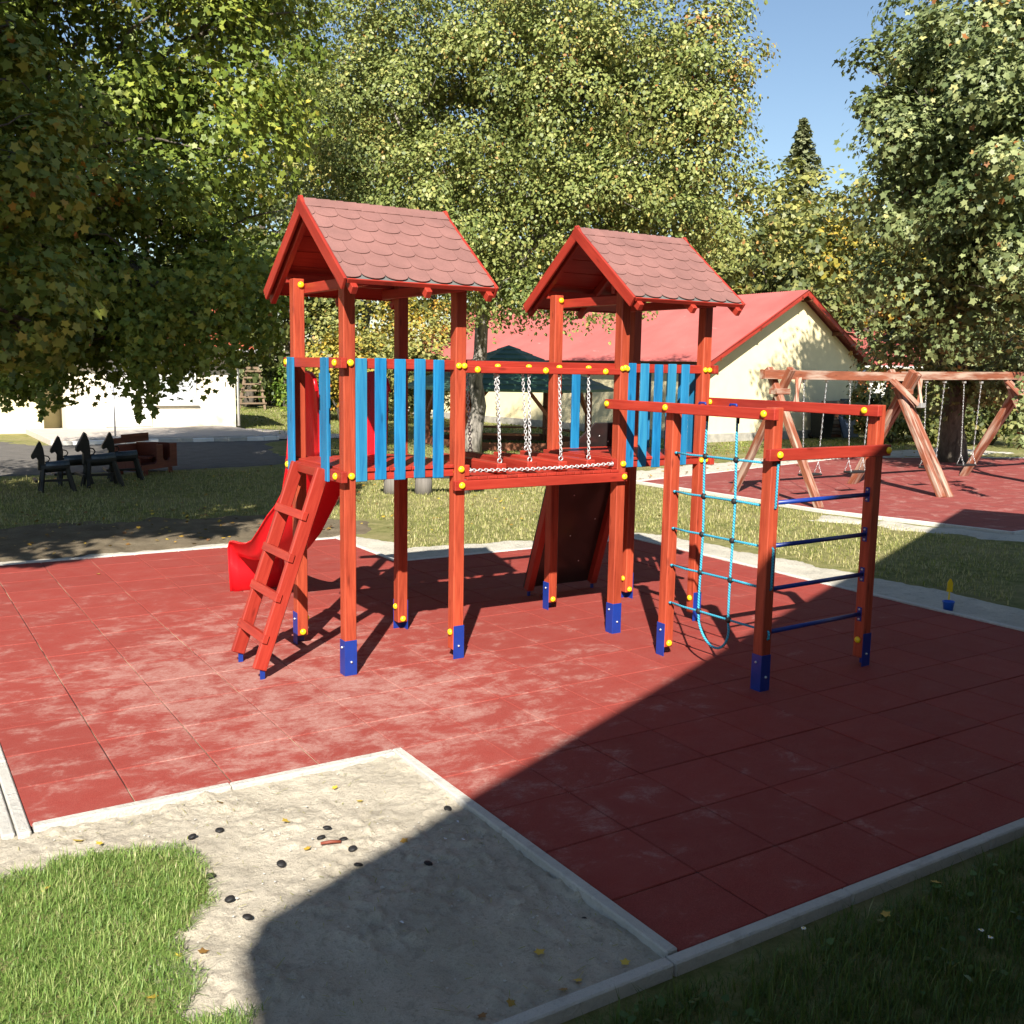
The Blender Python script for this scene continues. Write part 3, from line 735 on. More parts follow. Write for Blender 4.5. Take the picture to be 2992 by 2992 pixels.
for i, z in enumerate(NZ):
    tube('net_rope', [(NX, RY1+.005-.0, z+.002), (NX, (RY1+ky[0])/2, z-.004), (NX, ky[0], z), (NX+.004, ky[1], z+.004*(i % 2)), (NX, RY2+pw-.004, z+.004)], .0085, 'rope_blue', PS, 8)
    for y in ky: 
        g = []
        for a in range(7):
            ph = math.pi*a/6; g.append((NX, y+.0001*a, z+.0235*math.cos(ph)))
        tube('net_knot', g, [max(.003, .0235*math.sin(math.pi*a/6)) for a in range(7)], 'black_plastic', PS, 12, (NX, y, z))
    box('rope_ferrule', NX-.012, NX+.012, RY2+pw, RY2+pw+.014, z-.010, z+.012, 'black_plastic', PS, .003)
loop = [(NX+.003*math.sin(z*7), ky[0]+.006*math.sin(z*5), z) for z in np.linspace(1.93, .43, 16)]
c_y, r_y = (ky[0]+ky[1])/2, (ky[0]-ky[1])/2
for t in np.linspace(0, math.pi, 15)[1:-1]: loop.append((NX+.01*math.sin(t), c_y+r_y*math.cos(t)*1.04-.02*math.sin(t), .40-.215*math.sin(t)))
loop += [(NX+.003*math.sin(z*6), ky[1]+.006*math.sin(z*4), z) for z in np.linspace(.43, 1.93, 16)]
tube('net_rope', loop, .0095, 'rope_blue', PS, 8)
for y in ky:
    tube('rope_clamp', [(RX1-.01, y+.035, 1.993), (RX1-.01, y+.03, 2.006), (RX1-.01, y-.03, 2.006), (RX1-.01, y-.035, 1.993)], .009, 'blue_steel', PS, 6)
    tube('rope_sleeve', [(NX, y, 1.925), (NX, y, 1.87)], .0105, 'black_plastic', PS, 8)
for za, zb in ((1.625, 1.30), (1.03, .725), (.435, .37)):
    yq = RY2-.006; xq = RX1+.055
    tube('rope_loop', [(xq, yq+.012, za), (xq, yq-.004, za-.012), (xq-.002, yq-.006, (za+zb)/2), (xq, yq-.004, zb+.012), (xq, yq+.012, zb)], .009, 'rope_blue', PS, 8)
for z in NZ: tube('rope_loop', [(RX1+.03, RY1-.004, z+.002), (RX1+.03, RY1-.012, z+.002), (RX1+.03, RY1-.02, z+.002)], .0095, 'rope_blue', PS, 8)
# ---- climbing wall behind tower B
CW = link('climbing_wall', None, (3.1, 1.4, 0), PS); CW.empty_display_size = .1
la, lb = Vector((0, 1.56, .06)), Vector((0, 1.075, 1.47)); cdn = (la-lb).normalized(); cnn = Vector((0, -cdn.z, cdn.y)).normalized()
for x in (2.62, 3.40):
    beam('wall_beam', la+Vector((x, 0, 0)), lb+Vector((x, 0, 0)), .075, .075, 'red_rail_wood', CW, (0, 1, .3), .005)
    box('beam_foot', x-.012, x+.012, 1.545, 1.57, -.03, .1, 'blue_steel', CW, .001)
pd = Vector((0, 1, .34)).normalized(); vdir = (lb-la).normalized()
o_ = la+Vector((2.585, 0, 0))+Vector((0, .05, .02))
ln_ = (lb-la).length
extrude_poly('climbing_panel', [(0, 0), (.85, 0), (.85, ln_-.02), (.80, ln_+.26), (.40, ln_+.26), (.16, ln_), (0, ln_*.92)], .018, 'climb_panel', CW, o_, (o_, (1, 0, 0), vdir))
for (a, b) in ((.22, .3), (.6, .25), (.42, .55), (.15, .75), (.68, .72), (.35, 1.0), (.62, 1.15), (.48, 1.62), (.60, 1.56)):
    q = o_+Vector((1, 0, 0))*a+vdir*b
    nrm = Vector((1, 0, 0)).cross(vdir).normalized()
    cap(q+nrm*.018, tuple(round(v, 4) for v in nrm), CW, 'bolt_head', .008, .006, 'zinc')
    if b < 1.4: cap(q, tuple(round(v, 4) for v in -nrm), CW, 'climbing_hold', .05, .05, 'hold_grey')

# ------------------------------------------------------------------ swings
SW = thing('timber_swing_stand', 'weathered brown timber swing frame on the red rubber mat at right', 'swing stand', (14, 5.85, 0))
BY, BZ = 5.85, 2.17
beam('cross_beam', (10.2, BY, BZ+.02), (14.0, BY, BZ+.01), .13, .16, 'swing_wood', SW); beam('cross_beam', (14.0, BY, BZ+.03), (21.2, BY, BZ+.10), .13, .16, 'swing_wood', SW)
for fx, dbl in ((10.62, 1), (14.0, 2), (17.75, 2), (21.0, 2)):
    for sg, yf in ((-1, 4.72), (1, 6.98)):
        for k in range(dbl):
            o = (k-.5*(dbl-1))*.15+(.05*sg)
            yt = BY-sg*.22
            beam('leg', (fx+o+(.1 if sg > 0 else -.05), yf+.06*k*sg, -.02), (fx+o, yt, 2.30-.05*k), .12, .13, 'swing_wood', SW, (1, 0, 0), .014)
    beam('collar', (fx-.16, BY-.02, 1.90), (fx+.16, BY-.02, 1.90), .20, .10, 'swing_wood', SW)
    for s in (-1, 1):
        if fx < 11 and s < 0: continue
        for k in (0, 1): beam('brace', (fx+.04*s, BY-.40+.07*k, 1.66), (fx+.36*s+.10*k*s, BY-.06, 2.12), .05, .075, 'swing_wood', SW)
    box('yoke', fx-.06, fx+.06, BY-.47, BY-.36, 1.61, 1.70, 'zinc', SW)
names = ('swing seat in the left bay of the timber frame, nearest its left end', 'swing seat in the left bay, beside the middle legs of the frame', 'swing seat in the right bay, just right of the middle legs', 'swing seat in the right bay, in front of the far right legs')
for i, (a, b) in enumerate(((11.24, 11.83), (12.47, 13.06), (14.70, 15.28), (15.92, 16.50))):
    c = ((a+b)/2, BY, .40); S = thing('swing', names[i], 'swing', c, 'swings on the timber frame')
    box('seat', c[0]-.23, c[0]+.23, BY-.09, BY+.09, .385, .425, 'black_plastic', S, .012)
    for xt, xb in ((a, c[0]-.2), (b, c[0]+.2)):
        chain('chain', (xt, BY, BZ-.07), (xb, BY, .62), 'zinc', S, .06, .022, .004, 0, .5, 6, 3)
        for dy in (-.08, .08): chain('seat_chain', (xb, BY, .62), (xb, BY+dy, .42), 'zinc', S, .05, .022, .0035, 0, .5, 6, 3)
        box('swivel', xt-.03, xt+.03, BY-.03, BY+.03, BZ-.10, BZ-.055, 'zinc', S)

# ------------------------------------------------------------------ barn
def rot2(o, d, u, v, z): return Vector((o[0]+d[1]*u+d[0]*v, o[1]-d[0]*u+d[1]*v, z))   # u across gable, v along the barn
bo = Vector((19.85, 17.3, 0)); bd = Vector((-.09, .996)); bd.normalize()
BW, BL_, BE, BR = 7.9, 18.5, 2.66, 4.86
Bp = lambda u, v, z: Vector((bo.x+bd.y*u+bd.x*v, bo.y-bd.x*u+bd.y*v, z))
BN = thing('barn', 'long yellow barn with faded red sheet roof behind the play structure', 'barn', tuple(bo))
zb = .22; uR = 4.2
def poly3(name, pts, m, parent, t=None, nrm=None):
    c = Vector(pts[0]); V = [list(Vector(p)-c) for p in pts]; n = len(V); F = [list(range(n))]
    if t:
        d = Vector(nrm).normalized()*t; V += [list(Vector(v)+d) for v in V]; F = [list(range(n))[::-1], list(range(n, 2*n))]+[[k, (k+1) % n, n+(k+1) % n, n+k] for k in range(n)]
    return link(name, pymesh(name, V, F, m, [[v[2], v[0], v[1]] for v in V]), c, parent)
poly3('gable_wall', [Bp(0, 0, zb), Bp(BW, 0, zb), Bp(BW, 0, BE), Bp(uR, 0, BR), Bp(0, 0, BE)], 'wall_cream', BN, .3, (bd.x, bd.y, 0))
poly3('side_wall', [Bp(0, .3, zb), Bp(0, BL_, zb), Bp(0, BL_, BE), Bp(0, .3, BE)], 'wall_cream', BN, .3, (bd.y, -bd.x, 0))
poly3('side_wall', [Bp(BW-.3, .3, zb), Bp(BW-.3, BL_, zb), Bp(BW-.3, BL_, BE), Bp(BW-.3, .3, BE)], 'wall_cream', BN, .29, (bd.y, -bd.x, 0))
poly3('gable_wall', [Bp(.3, BL_-.3, zb), Bp(BW-.3, BL_-.3, zb), Bp(BW-.3, BL_-.3, BE), Bp(uR, BL_-.3, BR), Bp(.3, BL_-.3, BE)], 'wall_cream', BN, .28, (bd.x, bd.y, 0))
poly3('plinth', [Bp(-.06, -.06, -.05), Bp(BW+.06, -.06, -.05), Bp(BW+.06, -.06, zb), Bp(-.06, -.06, zb)], 'plinth', BN, .3, (bd.x, bd.y, 0))
poly3('plinth', [Bp(-.06, .25, -.05), Bp(-.06, BL_, -.05), Bp(-.06, BL_, zb), Bp(-.06, .25, zb)], 'plinth', BN, .3, (bd.y, -bd.x, 0))
# corrugated roof sheets
for sg in (0, 1):
    u0, z0_, u1, z1_ = (uR, BR+.10, -.55, BE-.16) if sg == 0 else (uR, BR+.10, BW+.55, BE-.16)
    vs = np.arange(-.45, BL_+.45, .038); V = []; F = []
    for i, v in enumerate(vs):
        hz = .018*math.sin(v/.076*2*math.pi)
        for t in (0, .5, 1):
            sag = -.05*math.sin(math.pi*t)-.10*math.sin(max(0, v)/BL_*math.pi)*(1-t)
            V.append(list(Bp(u0+(u1-u0)*t, v, z0_+(z1_-z0_)*t+hz+sag)-bo))
    for i in range(len(vs)-1):
        for k in (0, 1): F.append([i*3+k, i*3+k+1, (i+1)*3+k+1, (i+1)*3+k])
    link('roof_sheet', pymesh('roof_sheet', V, F, 'roof_sheet'), bo, BN)
for sg in (0, 1):
    u1 = -.5 if sg == 0 else BW+.5
    beam('bargeboard', Bp(uR, -.40, BR+.0), Bp(u1, -.40, BE-.24), .04, .16, 'red_rail_wood', BN)
    for t in (.06, .5, .9):
        u = uR+(u1-uR)*t; z = BR-.05+(BE-.27-BR)*t
        beam('purlin', Bp(u, -.42, z), Bp(u, .1, z), .10, .13, 'brown_wood', BN)
poly3('fascia', [Bp(-.42, -.4, BE-.28), Bp(-.42, BL_, BE-.28), Bp(-.42, BL_, BE-.17), Bp(-.42, -.4, BE-.17)], 'brown_wood', BN, .03, (bd.y, -bd.x, 0))
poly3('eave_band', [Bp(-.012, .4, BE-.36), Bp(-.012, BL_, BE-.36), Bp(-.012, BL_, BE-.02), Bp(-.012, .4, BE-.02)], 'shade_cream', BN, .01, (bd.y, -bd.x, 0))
dp = [Bp(BW+.12, -.35, BE-.25), Bp(BW-.1, -.08, BE-.55), Bp(BW-.1, -.08, .1)]
tube('downpipe', dp, .05, 'zinc', BN, 8)
# things leaning on the barn gable
PB = thing('waste_bin', 'black wheeled waste bin beside the yellow gable wall', 'bin', tuple(Bp(5.2, -.55, GZ)))
q = Bp(5.2, -.55, GZ); 
sweep_box('body', [[(q.x-.27*s, q.y-.3*s, q.z+z), (q.x+.27*s, q.y-.3*s, q.z+z), (q.x+.27*s, q.y+.3*s, q.z+z), (q.x-.27*s, q.y+.3*s, q.z+z)] for z, s in ((.06, .82), (.95, 1), (1.0, 1.06))], 'bin_plastic', PB, tuple(q))
box('lid', q.x-.31, q.x+.31, q.y-.34, q.y+.33, q.z+1.003, q.z+1.07, 'bin_plastic', PB, .02)
for s in (-1, 1): tube('wheel', [(q.x+.2*s-.03, q.y+.28, q.z+.1), (q.x+.2*s+.03, q.y+.28, q.z+.1)], .1, 'black_plastic', PB, 12)
PL = thing('plank_stack', 'stack of weathered grey boards against the yellow gable', 'planks', tuple(Bp(6.0, -.35, GZ)))
for k in range(11):
    q = Bp(6.0+random.uniform(-.06, .06), -.35+random.uniform(-.05, .05), GZ+.06+.118*k)
    beam('board', Bp(5.5+random.uniform(-.1, .1), -.35+random.uniform(-.06, .06), q.z), Bp(6.65+random.uniform(-.15, .1), -.3+random.uniform(-.06, .06), q.z), .22, .10, 'grey_wood' if k % 3 else 'brown_wood', PL)
LP = thing('board_panel', 'dark blue panels leaning on the barn gable by the downpipe', 'panel', tuple(Bp(6.9, -.5, GZ)))
for k, (u, wd, hh, m) in enumerate(((6.62, .42, 1.25, 'bin_blue'), (7.05, .62, 1.35, 'bin_plastic'))):
    a = Bp(u, -.62+.02*k, GZ); b = Bp(u, -.18, GZ+hh); beam('panel', a, b, wd, .05, m, LP, (bd.x, bd.y, .3))

# neighbour house behind the sycamore
NH = thing('neighbour_house', 'low house with red roof and white gutter half hidden by the right tree', 'house', (31, 22, 0))
def bxp(name, x0, x1, y0, y1, z0, z1, m, p, b=.01): return box(name, x0, x1, y0, y1, z0, z1, m, p, b)
bxp('wall', 28.6, 42, 23, 31, GZ, 2.55, 'brick_orange', NH)
for i in range(5): bxp('window', 30.1+2.3*i, 31.3+2.3*i, 22.96, 22.999, .9, 2.25, 'white_paint', NH); 
for i in range(5): bxp('shutter', 31.32+2.3*i, 31.75+2.3*i, 22.95, 22.999, .9, 2.25, 'roof_tile_red', NH)
poly3('roof', [(28.0, 22.4, 2.5), (42.6, 22.4, 2.5), (42.6, 27, 4.35), (28.0, 27, 4.35)], 'roof_sheet', NH, .08, (0, -.37, 1))
poly3('roof', [(42.6, 31.6, 2.5), (28.0, 31.6, 2.5), (28.0, 27.02, 4.35), (42.6, 27.02, 4.35)], 'roof_sheet', NH, .08, (0, .37, 1))
tube('gutter', [(28.0, 22.32, 2.5), (42.6, 22.32, 2.5)], .07, 'white_paint', NH, 8)
poly3('gable', [(28.6, 23, 2.55), (28.6, 31, 2.55), (28.6, 27, 4.3)], 'wall_yellow', NH, .1, (1, 0, 0))

# ------------------------------------------------------------------ house on the left
HS = thing('house', 'sunlit white house front behind the big maple on the left', 'house', (4, 27.3, 0))
HY = 27.3
bxp('wall', -9, 1.80, HY, HY+8, GZ, 2.75, 'wall_cream', HS); bxp('wall', 2.46, 7.75, HY, HY+8, GZ, 2.75, 'house_wall', HS)
bxp('recess_wall', 1.801, 2.459, HY+1.2, HY+1.4, GZ, 2.75, 'wall_cream', HS); bxp('wall', 1.801, 2.459, HY+.004, HY+1.2, 2.3, 2.748, 'wall_cream', HS)
bxp('door', 3.62, 4.95, HY-.035, HY-.002, .13, 2.25, 'white_paint', HS); bxp('door_frame', 3.56, 3.615, HY-.05, HY-.002, .12, 2.3, 'shade_cream', HS); bxp('door_frame', 4.955, 5.01, HY-.05, HY-.002, .12, 2.3, 'shade_cream', HS)
for xa in (5.12,):
    bxp('window', xa, xa+1.32, HY-.02, HY-.002, .85, 2.2, 'glass_dark', HS); bxp('sill', xa-.06, xa+1.38, HY-.12, HY-.002, .79, .845, 'white_paint', HS)
    for dx in (0, .63, 1.26): bxp('mullion', xa+dx, xa+dx+.06, HY-.05, HY-.021, .85, 2.2, 'white_paint', HS)
    bxp('transom', xa, xa+1.32, HY-.055, HY-.022, 1.72, 1.78, 'white_paint', HS)
# tiled roof
for sg in (-1, 1):
    ye, yr, ze, zr = (HY-.65, HY+4, 2.62, 4.5) if sg < 0 else (HY+8.65, HY+4, 2.62, 4.5)
    xs = np.arange(-9.6, 8.26, .06); V, F = [], []
    rows = 14
    for i, x in enumerate(xs):
        for r in range(rows+1):
            t = r/rows; V.append([x, ye+(yr-ye)*t-HY, ze+(zr-ze)*t+.035*math.sin(x/.24*2*math.pi)])
    n = rows+1
    for i in range(len(xs)-1):
        for r in range(rows): F.append([i*n+r, (i+1)*n+r, (i+1)*n+r+1, i*n+r+1])
    link('roof', pymesh('roof', V, F, 'roof_tile_red'), (0, HY, 0), HS)
poly3('gable', [(7.74, HY, 2.72), (7.74, HY+8, 2.72), (7.74, HY+4, 4.35)], 'white_paint', HS, .1, (-1, 0, 0))
tube('gutter', [(-9.6, HY-.72, 2.58), (8.32, HY-.72, 2.58)], .07, 'white_paint', HS, 8)
tube('downpipe', [(7.85, HY-.6, 2.5), (7.82, HY-.07, 2.3), (7.82, HY-.07, .1)], .045, 'white_paint', HS, 8)
bxp('soffit', -9.5, 8.2, HY-.62, HY-.01, 2.44, 2.5, 'brown_wood', HS)
TR = struct(box('terrace', 1.28, 7.5, 22.52, HY-.01, -.08, .115, 'paving', None, .01))
x = 1.28
while x < 7.45:
    wd = random.uniform(.35, .62); x1_ = min(x+wd, 7.5)
    box('terrace_stone', x+.006, x1_-.006, 22.38, 22.515, -.08, .07+random.uniform(0, .025), 'white_paint' if random.random() < .6 else 'concrete', TR, .012); x = x1_
sheet('terrace_path', [(7.5, 22.5), (9.6, 22.3), (10.2, 23.6), (8.4, 27.4), (7.5, 27.4)], -.01, 'paving')
tube('post_pipe', [(3.05, 23.2, .11), (3.05, 23.2, 1.5)], .025, 'zinc', None, 8); tag(bpy.data.objects['post_pipe'], 'thin grey metal pole standing on the terrace edge', 'pole')

# building behind the photographer: only its shadow is in the picture
H = 6.0; tdir = Vector((.913, .408, 0)); ndir = Vector((-.408, .913, 0)); corner = Vector((-1.60, -2.85, 0))-Vector((dv.x, dv.y, 0))/math.tan(SUN_EL)/math.cos(SUN_EL)*H
TB = thing('building', 'tall plain building outside the picture whose shadow covers the mat corner', 'building', tuple(corner))
Tp = lambda a, b, z: corner+tdir*a+ndir*b+Vector((0, 0, z))
LB = 15.7; DB = 9
ring = lambda a0, a1, b0, b1, z: [Tp(a0+(.74*b0 if a0 < .2 and b0 < -5 else 0), b0, z), Tp(a1, b0, z), Tp(a1, b1, z), Tp(a0, b1, z)]
sweep_box('wall', [ring(.05, LB-.05, -DB, -.45, GZ), ring(.05, LB-.05, -DB, -.45, H-.2)], 'plinth', TB, tuple(corner))
sweep_box('eave', [ring(0, LB, -DB-.4, 0, H-.2), ring(0, LB, -DB-.4, 0, H)], 'white_paint', TB, tuple(corner))
sweep_box('roof', [ring(0, LB, -DB-.4, 0, H+.003), [Tp(3.5, -4.6, H+1.2), Tp(LB-3.5, -4.6, H+1.2), Tp(LB-3.5, -4.4, H+1.2), Tp(3.5, -4.4, H+1.2)]], 'roof_tile_red', TB, tuple(corner))
for i in range(5):
    for z in (1.0, 3.6): sweep_box('window', [ring(1.6+2.8*i, 3.0+2.8*i, -.449, -.40, z), ring(1.6+2.8*i, 3.0+2.8*i, -.449, -.40, z+1.4)], 'white_paint', TB, tuple(corner))

# ------------------------------------------------------------------ gazebo
gc = Vector((13.1, 18.6, 0)); GR = 2.75
GB = thing('gazebo', 'brown timber gazebo with dark green hipped roof behind the bridge', 'gazebo', tuple(gc))
ga = math.atan2(fw.y, fw.x)
cor = [Vector((gc.x+GR*math.cos(ga+math.radians(30+60*k)), gc.y+GR*math.sin(ga+math.radians(30+60*k)), 0)) for k in range(6)]
eave_z, apex_z = 1.62, 2.86
apex = gc+Vector((0, 0, apex_z))
for k in range(6):
    a, b = cor[k], cor[(k+1) % 6]; a_ = gc+(a-gc)*1.14; b_ = gc+(b-gc)*1.14
    rows = 9; V, F = [], []
    for r in range(rows):
        t0, t1 = r/rows, (r+1)/rows
        for (t, up_) in ((t0, .022), (t1, 0.0)):
            for p in (a_, b_): q = p.lerp(gc, t); V.append(list(Vector((q.x, q.y, eave_z+(apex_z-eave_z)*t+up_))-gc))
        o = 4*r; F.append([o, o+1, o+3, o+2])
        if r: F.append([o-2, o-1, o+1, o])
    V += [list(Vector((p.x, p.y, eave_z-.05))-gc) for p in (a_, b_)]; F.append([len(V)-2, len(V)-1, 1, 0])
    link('roof_panel', pymesh('roof_panel', V, F, 'gazebo_green'), gc, GB)
    pa = gc+(a-gc)*.86; pb = gc+(b-gc)*.86
    box('post', pa.x-.075, pa.x+.075, pa.y-.075, pa.y+.075, GZ, eave_z+.12, 'gazebo_wood', GB, .01)
    beam('ring_beam', Vector((pa.x, pa.y, eave_z+.03)), Vector((pb.x, pb.y, eave_z+.03)), .10, .12, 'gazebo_wood', GB)
    for p, o in ((pa, pb), (pb, pa)):
        d = (o-p).normalized(); beam('brace', p+d*.02+Vector((0, 0, .85)), p+d*.62+Vector((0, 0, eave_z-.02)), .09, .10, 'gazebo_wood', GB)
    beam('kerb_board', pa+Vector((0, 0, .05)), pb+Vector((0, 0, .05)), .06, .24, 'gazebo_wood', GB)
    if k not in (3,):
        m_ = pa.lerp(pb, .5); iN = (gc-m_).normalized()*.28
        beam('bench', pa.lerp(pb, .12)+iN+Vector((0, 0, .38)), pa.lerp(pb, .88)+iN+Vector((0, 0, .38)), .26, .05, 'gazebo_wood', GB)

# log bench behind the tower
LG = thing('log_bench', 'dark plank bench on grey log stumps on the grass behind the left tower', 'bench', (5.6, 9.5, 0))
for q in ((5.15, 9.75), (5.62, 9.45), (6.25, 9.2)):
    tube('log_stump', [(q[0]-.06, q[1], GZ-.02), (q[0]-.06, q[1], .1), (q[0]-.06, q[1], .24)], [.17, .155, .15], 'log_wood', LG, 12)
beam('plank', (4.85, 9.9, .275), (6.55, 9.05, .275), .30, .07, 'black_wood', LG)

# ------------------------------------------------------------------ horses and play car under the maple
def horse(x, y, sc_, label, yaw=0.0):
    T = thing('wooden_horse', label, 'toy horse', (x, y, GZ), 'dark wooden play horses under the maple')
    R = lambda p: Vector((x, y, GZ))+Vector((p[0]*math.cos(yaw)-p[1]*math.sin(yaw), p[0]*math.sin(yaw)+p[1]*math.cos(yaw), p[2]))*sc_
    for fx in (.02, .42):
        for s in (-1, 1): beam('leg', R((fx+(.1 if fx > .2 else -.06), .17*s, 0)), R((fx, .06*s, .42)), .055*sc_, .065*sc_, 'black_wood', T)
    tube('body', [R((-.02, 0, .43)), R((.46, 0, .45))], .085*sc_, 'black_wood', T, 10)
    tube('saddle', [R((.06, 0, .475)), R((.25, 0, .482)), R((.46, 0, .50))], [.075*sc_, .078*sc_, .075*sc_], 'horse_pad', T, 10)
    beam('foot_rest', R((-.12, -.26, .22)), R((-.12, .26, .22)), .05*sc_, .045*sc_, 'black_wood', T)
    beam('stretcher', R((0, 0, .2)), R((.44, 0, .2)), .04*sc_, .045*sc_, 'black_wood', T)
    prof = [(.04, .40), (.05, .62), (.035, .78), (.0, .90), (-.03, .93), (-.06, .88), (-.10, .80), (-.17, .68), (-.175, .63), (-.15, .60), (-.09, .63), (-.06, .58), (-.07, .40)]
    fr = (R((0, .045, 0)), (R((1, 0, 0))-R((0, 0, 0)))/1, (R((0, 0, 1))-R((0, 0, 0)))/1)
    extrude_poly('head', prof, .09*sc_, 'black_wood', T, R((0, 0, 0)), fr)
    tube('handle', [R((.05, 0, .66)), R((.11, 0, .645)), R((.135, 0, .60)), R((.11, 0, .555)), R((.05, 0, .54))], .012*sc_, 'black_plastic', T, 6)
horse(-.30, 12.40, .95, 'dark wooden play horse farthest left, nearest the camera', -.05)
horse(.14, 13.35, .97, 'dark wooden play horse with blue saddle, second from the left', -.05)
horse(.50, 12.80, 1.07, 'dark wooden play horse third from the left, with the tallest head', .1)
horse(1.10, 13.70, 1.0, 'dark wooden play horse right beside the reddish play car', -.05)
PC = thing('play_car', 'reddish wooden play car with cut-out windows beside the dark horses', 'toy car', (2.0, 14.3, GZ))
cx, cyy = 1.72, 14.15; ca = Vector((.72, .62, 0)).normalized(); cb = Vector((-.62, .72, 0)).normalized(); Cq = lambda a, b, z: Vector((cx, cyy, GZ))+ca*a+cb*b+Vector((0, 0, z))
extrude_poly('side_panel', [(0, .12), (1.15, .12), (1.15, .60), (.92, .60), (.92, .32), (.86, .26), (.74, .26), (.68, .32), (.68, .60), (.48, .60), (.48, .28), (.42, .22), (.0, .22)], .035, 'car_wood', PC, Cq(0, 0, 0), (Cq(0, 0, 0), ca, (0, 0, 1)))
extrude_poly('side_panel', [(0, .12), (1.15, .12), (1.15, .60), (0, .60)], .035, 'car_wood', PC, Cq(0, .6, 0), (Cq(0, .6, 0), ca, (0, 0, 1)))
beam('end_panel', Cq(1.13, .3, .12), Cq(1.13, .3, .60), .56, .03, 'car_wood', PC, ca); beam('end_panel', Cq(.02, .3, .1), Cq(.02, .3, .34), .56, .03, 'car_wood', PC, ca)
beam('floor', Cq(.02, .3, .16), Cq(1.12, .3, .16), .56, .04, 'car_wood', PC)
beam('seat', Cq(.5, .08, .34), Cq(.5, .54, .34), .3, .04, 'car_wood', PC); beam('seat_back', Cq(.64, .06, .5), Cq(.64, .56, .5), .03, .26, 'car_wood', PC)
for k in range(2): beam('roof_rail', Cq(-.1+.35*k, .62, .68+.06*k), Cq(1.1, .62, .68+.06*k), .035, .11, 'car_wood', PC)
for a in (.15, .95):
    for b in (.0, .58): box('skid', Cq(a, b, 0).x-.04, Cq(a, b, 0).x+.04, Cq(a, b, 0).y-.04, Cq(a, b, 0).y+.04, GZ-.02, GZ+.119, 'car_wood', PC)

# far climbing frame and picket fence
CF = thing('climbing_frame', 'old grey timber climbing ladder frame far behind the house corner', 'climbing frame', (13, 42, 0))
for a, b in (((12.45, 41.9), (12.9, 42.0)), ((13.75, 41.9), (13.45, 42.0))): beam('leg', (a[0], a[1], GZ), (b[0], b[1], 1.95), .11, .11, 'grey_wood', CF)
beam('leg', (12.2, 42.3, GZ), (12.35, 42.2, 1.95), .11, .11, 'grey_wood', CF); beam('leg', (10.6, 42.3, GZ), (10.6, 42.2, 1.95), .11, .11, 'grey_wood', CF)
beam('top_beam', (10.5, 42.1, 1.95), (13.5, 42.1, 1.95), .12, .12, 'grey_wood', CF)
for k in range(6):
    z = .25+.31*k; t = z/1.95; beam('rung', (12.45+.45*t-.1, 41.85, z), (13.75-.3*t+.1, 41.85, z), .07, .08, 'grey_wood', CF)
FN = thing('picket_fence', 'dark picket fence beside the far hedge', 'fence', (18, 47, 0))
for k in range(34): box('picket', 15.0+.26*k, 15.16+.26*k, 47, 47.03, GZ, 1.15+random.uniform(-.06, .06), 'brown_wood', FN, .01)
for z in (.3, .9): beam('fence_rail', (14.9, 47.06, z), (23.8, 47.06, z), .04, .08, 'brown_wood', FN)

# toys and litter
BK = thing('toy_bucket', 'small blue toy bucket lying in the shaded sand strip', 'bucket', (5.92, -.85, 0))
q = Vector((5.90, -.84, .0))
sweep_box('pail', [[(q.x+r*math.cos(a*math.pi/7), q.y+r*math.sin(a*math.pi/7), q.z+z) for a in range(14)] for z, r in ((-.02, .042), (.06, .052), (.065, .056), (.075, .056), (.075, .050), (.0, .038))], 'toy_blue', BK, tuple(q), True)
tube('rim', [(q.x+.056*math.cos(a*math.pi/7), q.y+.056*math.sin(a*math.pi/7), q.z+.073) for a in range(14)], .004, 'toy_blue', BK, 6, tuple(q), True)
SP = thing('toy_spade', 'yellow toy spade sticking up beside the blue bucket', 'spade', (6.06, -.83, 0))
q = Vector((6.02, -.76, .08))
extrude_poly('blade', [(-.028, .06), (.028, .06), (.026, .15), (.008, .19), (-.008, .19), (-.026, .15)], .006, 'yellow_plastic', SP, tuple(q), (tuple(q), (.8, -.6, 0), (0, 0, 1)))
tube('handle', [(q.x, q.y, -.03), (q.x, q.y, .145)], .009, 'yellow_plastic', SP, 6)

# ------------------------------------------------------------------ foliage
def leaf_cloud(name, C, Nn, S, tpl, tint, m, parent=None, loc=(0, 0, 0), droop=None):
    """C centres, Nn normals, S sizes, tpl 2-D outline (unit) with small fold"""
    n = len(C); k = len(tpl); tpl = np.asarray(tpl, float)
    Nn = Nn/np.linalg.norm(Nn, axis=1, keepdims=True)
    a = RNG.normal(size=(n, 3)); 
    if droop is not None: a = a*.5+np.array([0, 0, -1.0])*droop
    U = a-(a*Nn).sum(1, keepdims=True)*Nn; U /= np.linalg.norm(U, axis=1, keepdims=True)+1e-9; Wv = np.cross(Nn, U)
    fold = np.abs(tpl[:, 0])*RNG.uniform(-.05, .35, (n, 1))
    V = C[:, None, :]+S[:, None, None]*(tpl[None, :, 0, None]*Wv[:, None, :]+tpl[None, :, 1, None]*U[:, None, :]+fold[:, :, None]*Nn[:, None, :])
    V = V.reshape(-1, 3)-np.asarray(loc)
    me = npmesh(name, V, np.arange(n*k), np.arange(n)*k, m, np.repeat(tint, k))
    return link(name, me, loc, parent)
MAPLE = [(0, -.06), (.36, -.16), (.32, .10), (.54, .36), (.24, .46), (0, .86), (-.24, .46), (-.54, .36), (-.32, .10), (-.36, -.16)]
OVAL = [(-.12, -.04), (.36, .16), (.26, .62), (-.06, .9), (-.38, .36)]
CARD = [(0, -.5), (.42, -.1), (.2, .45), (-.35, .35)]
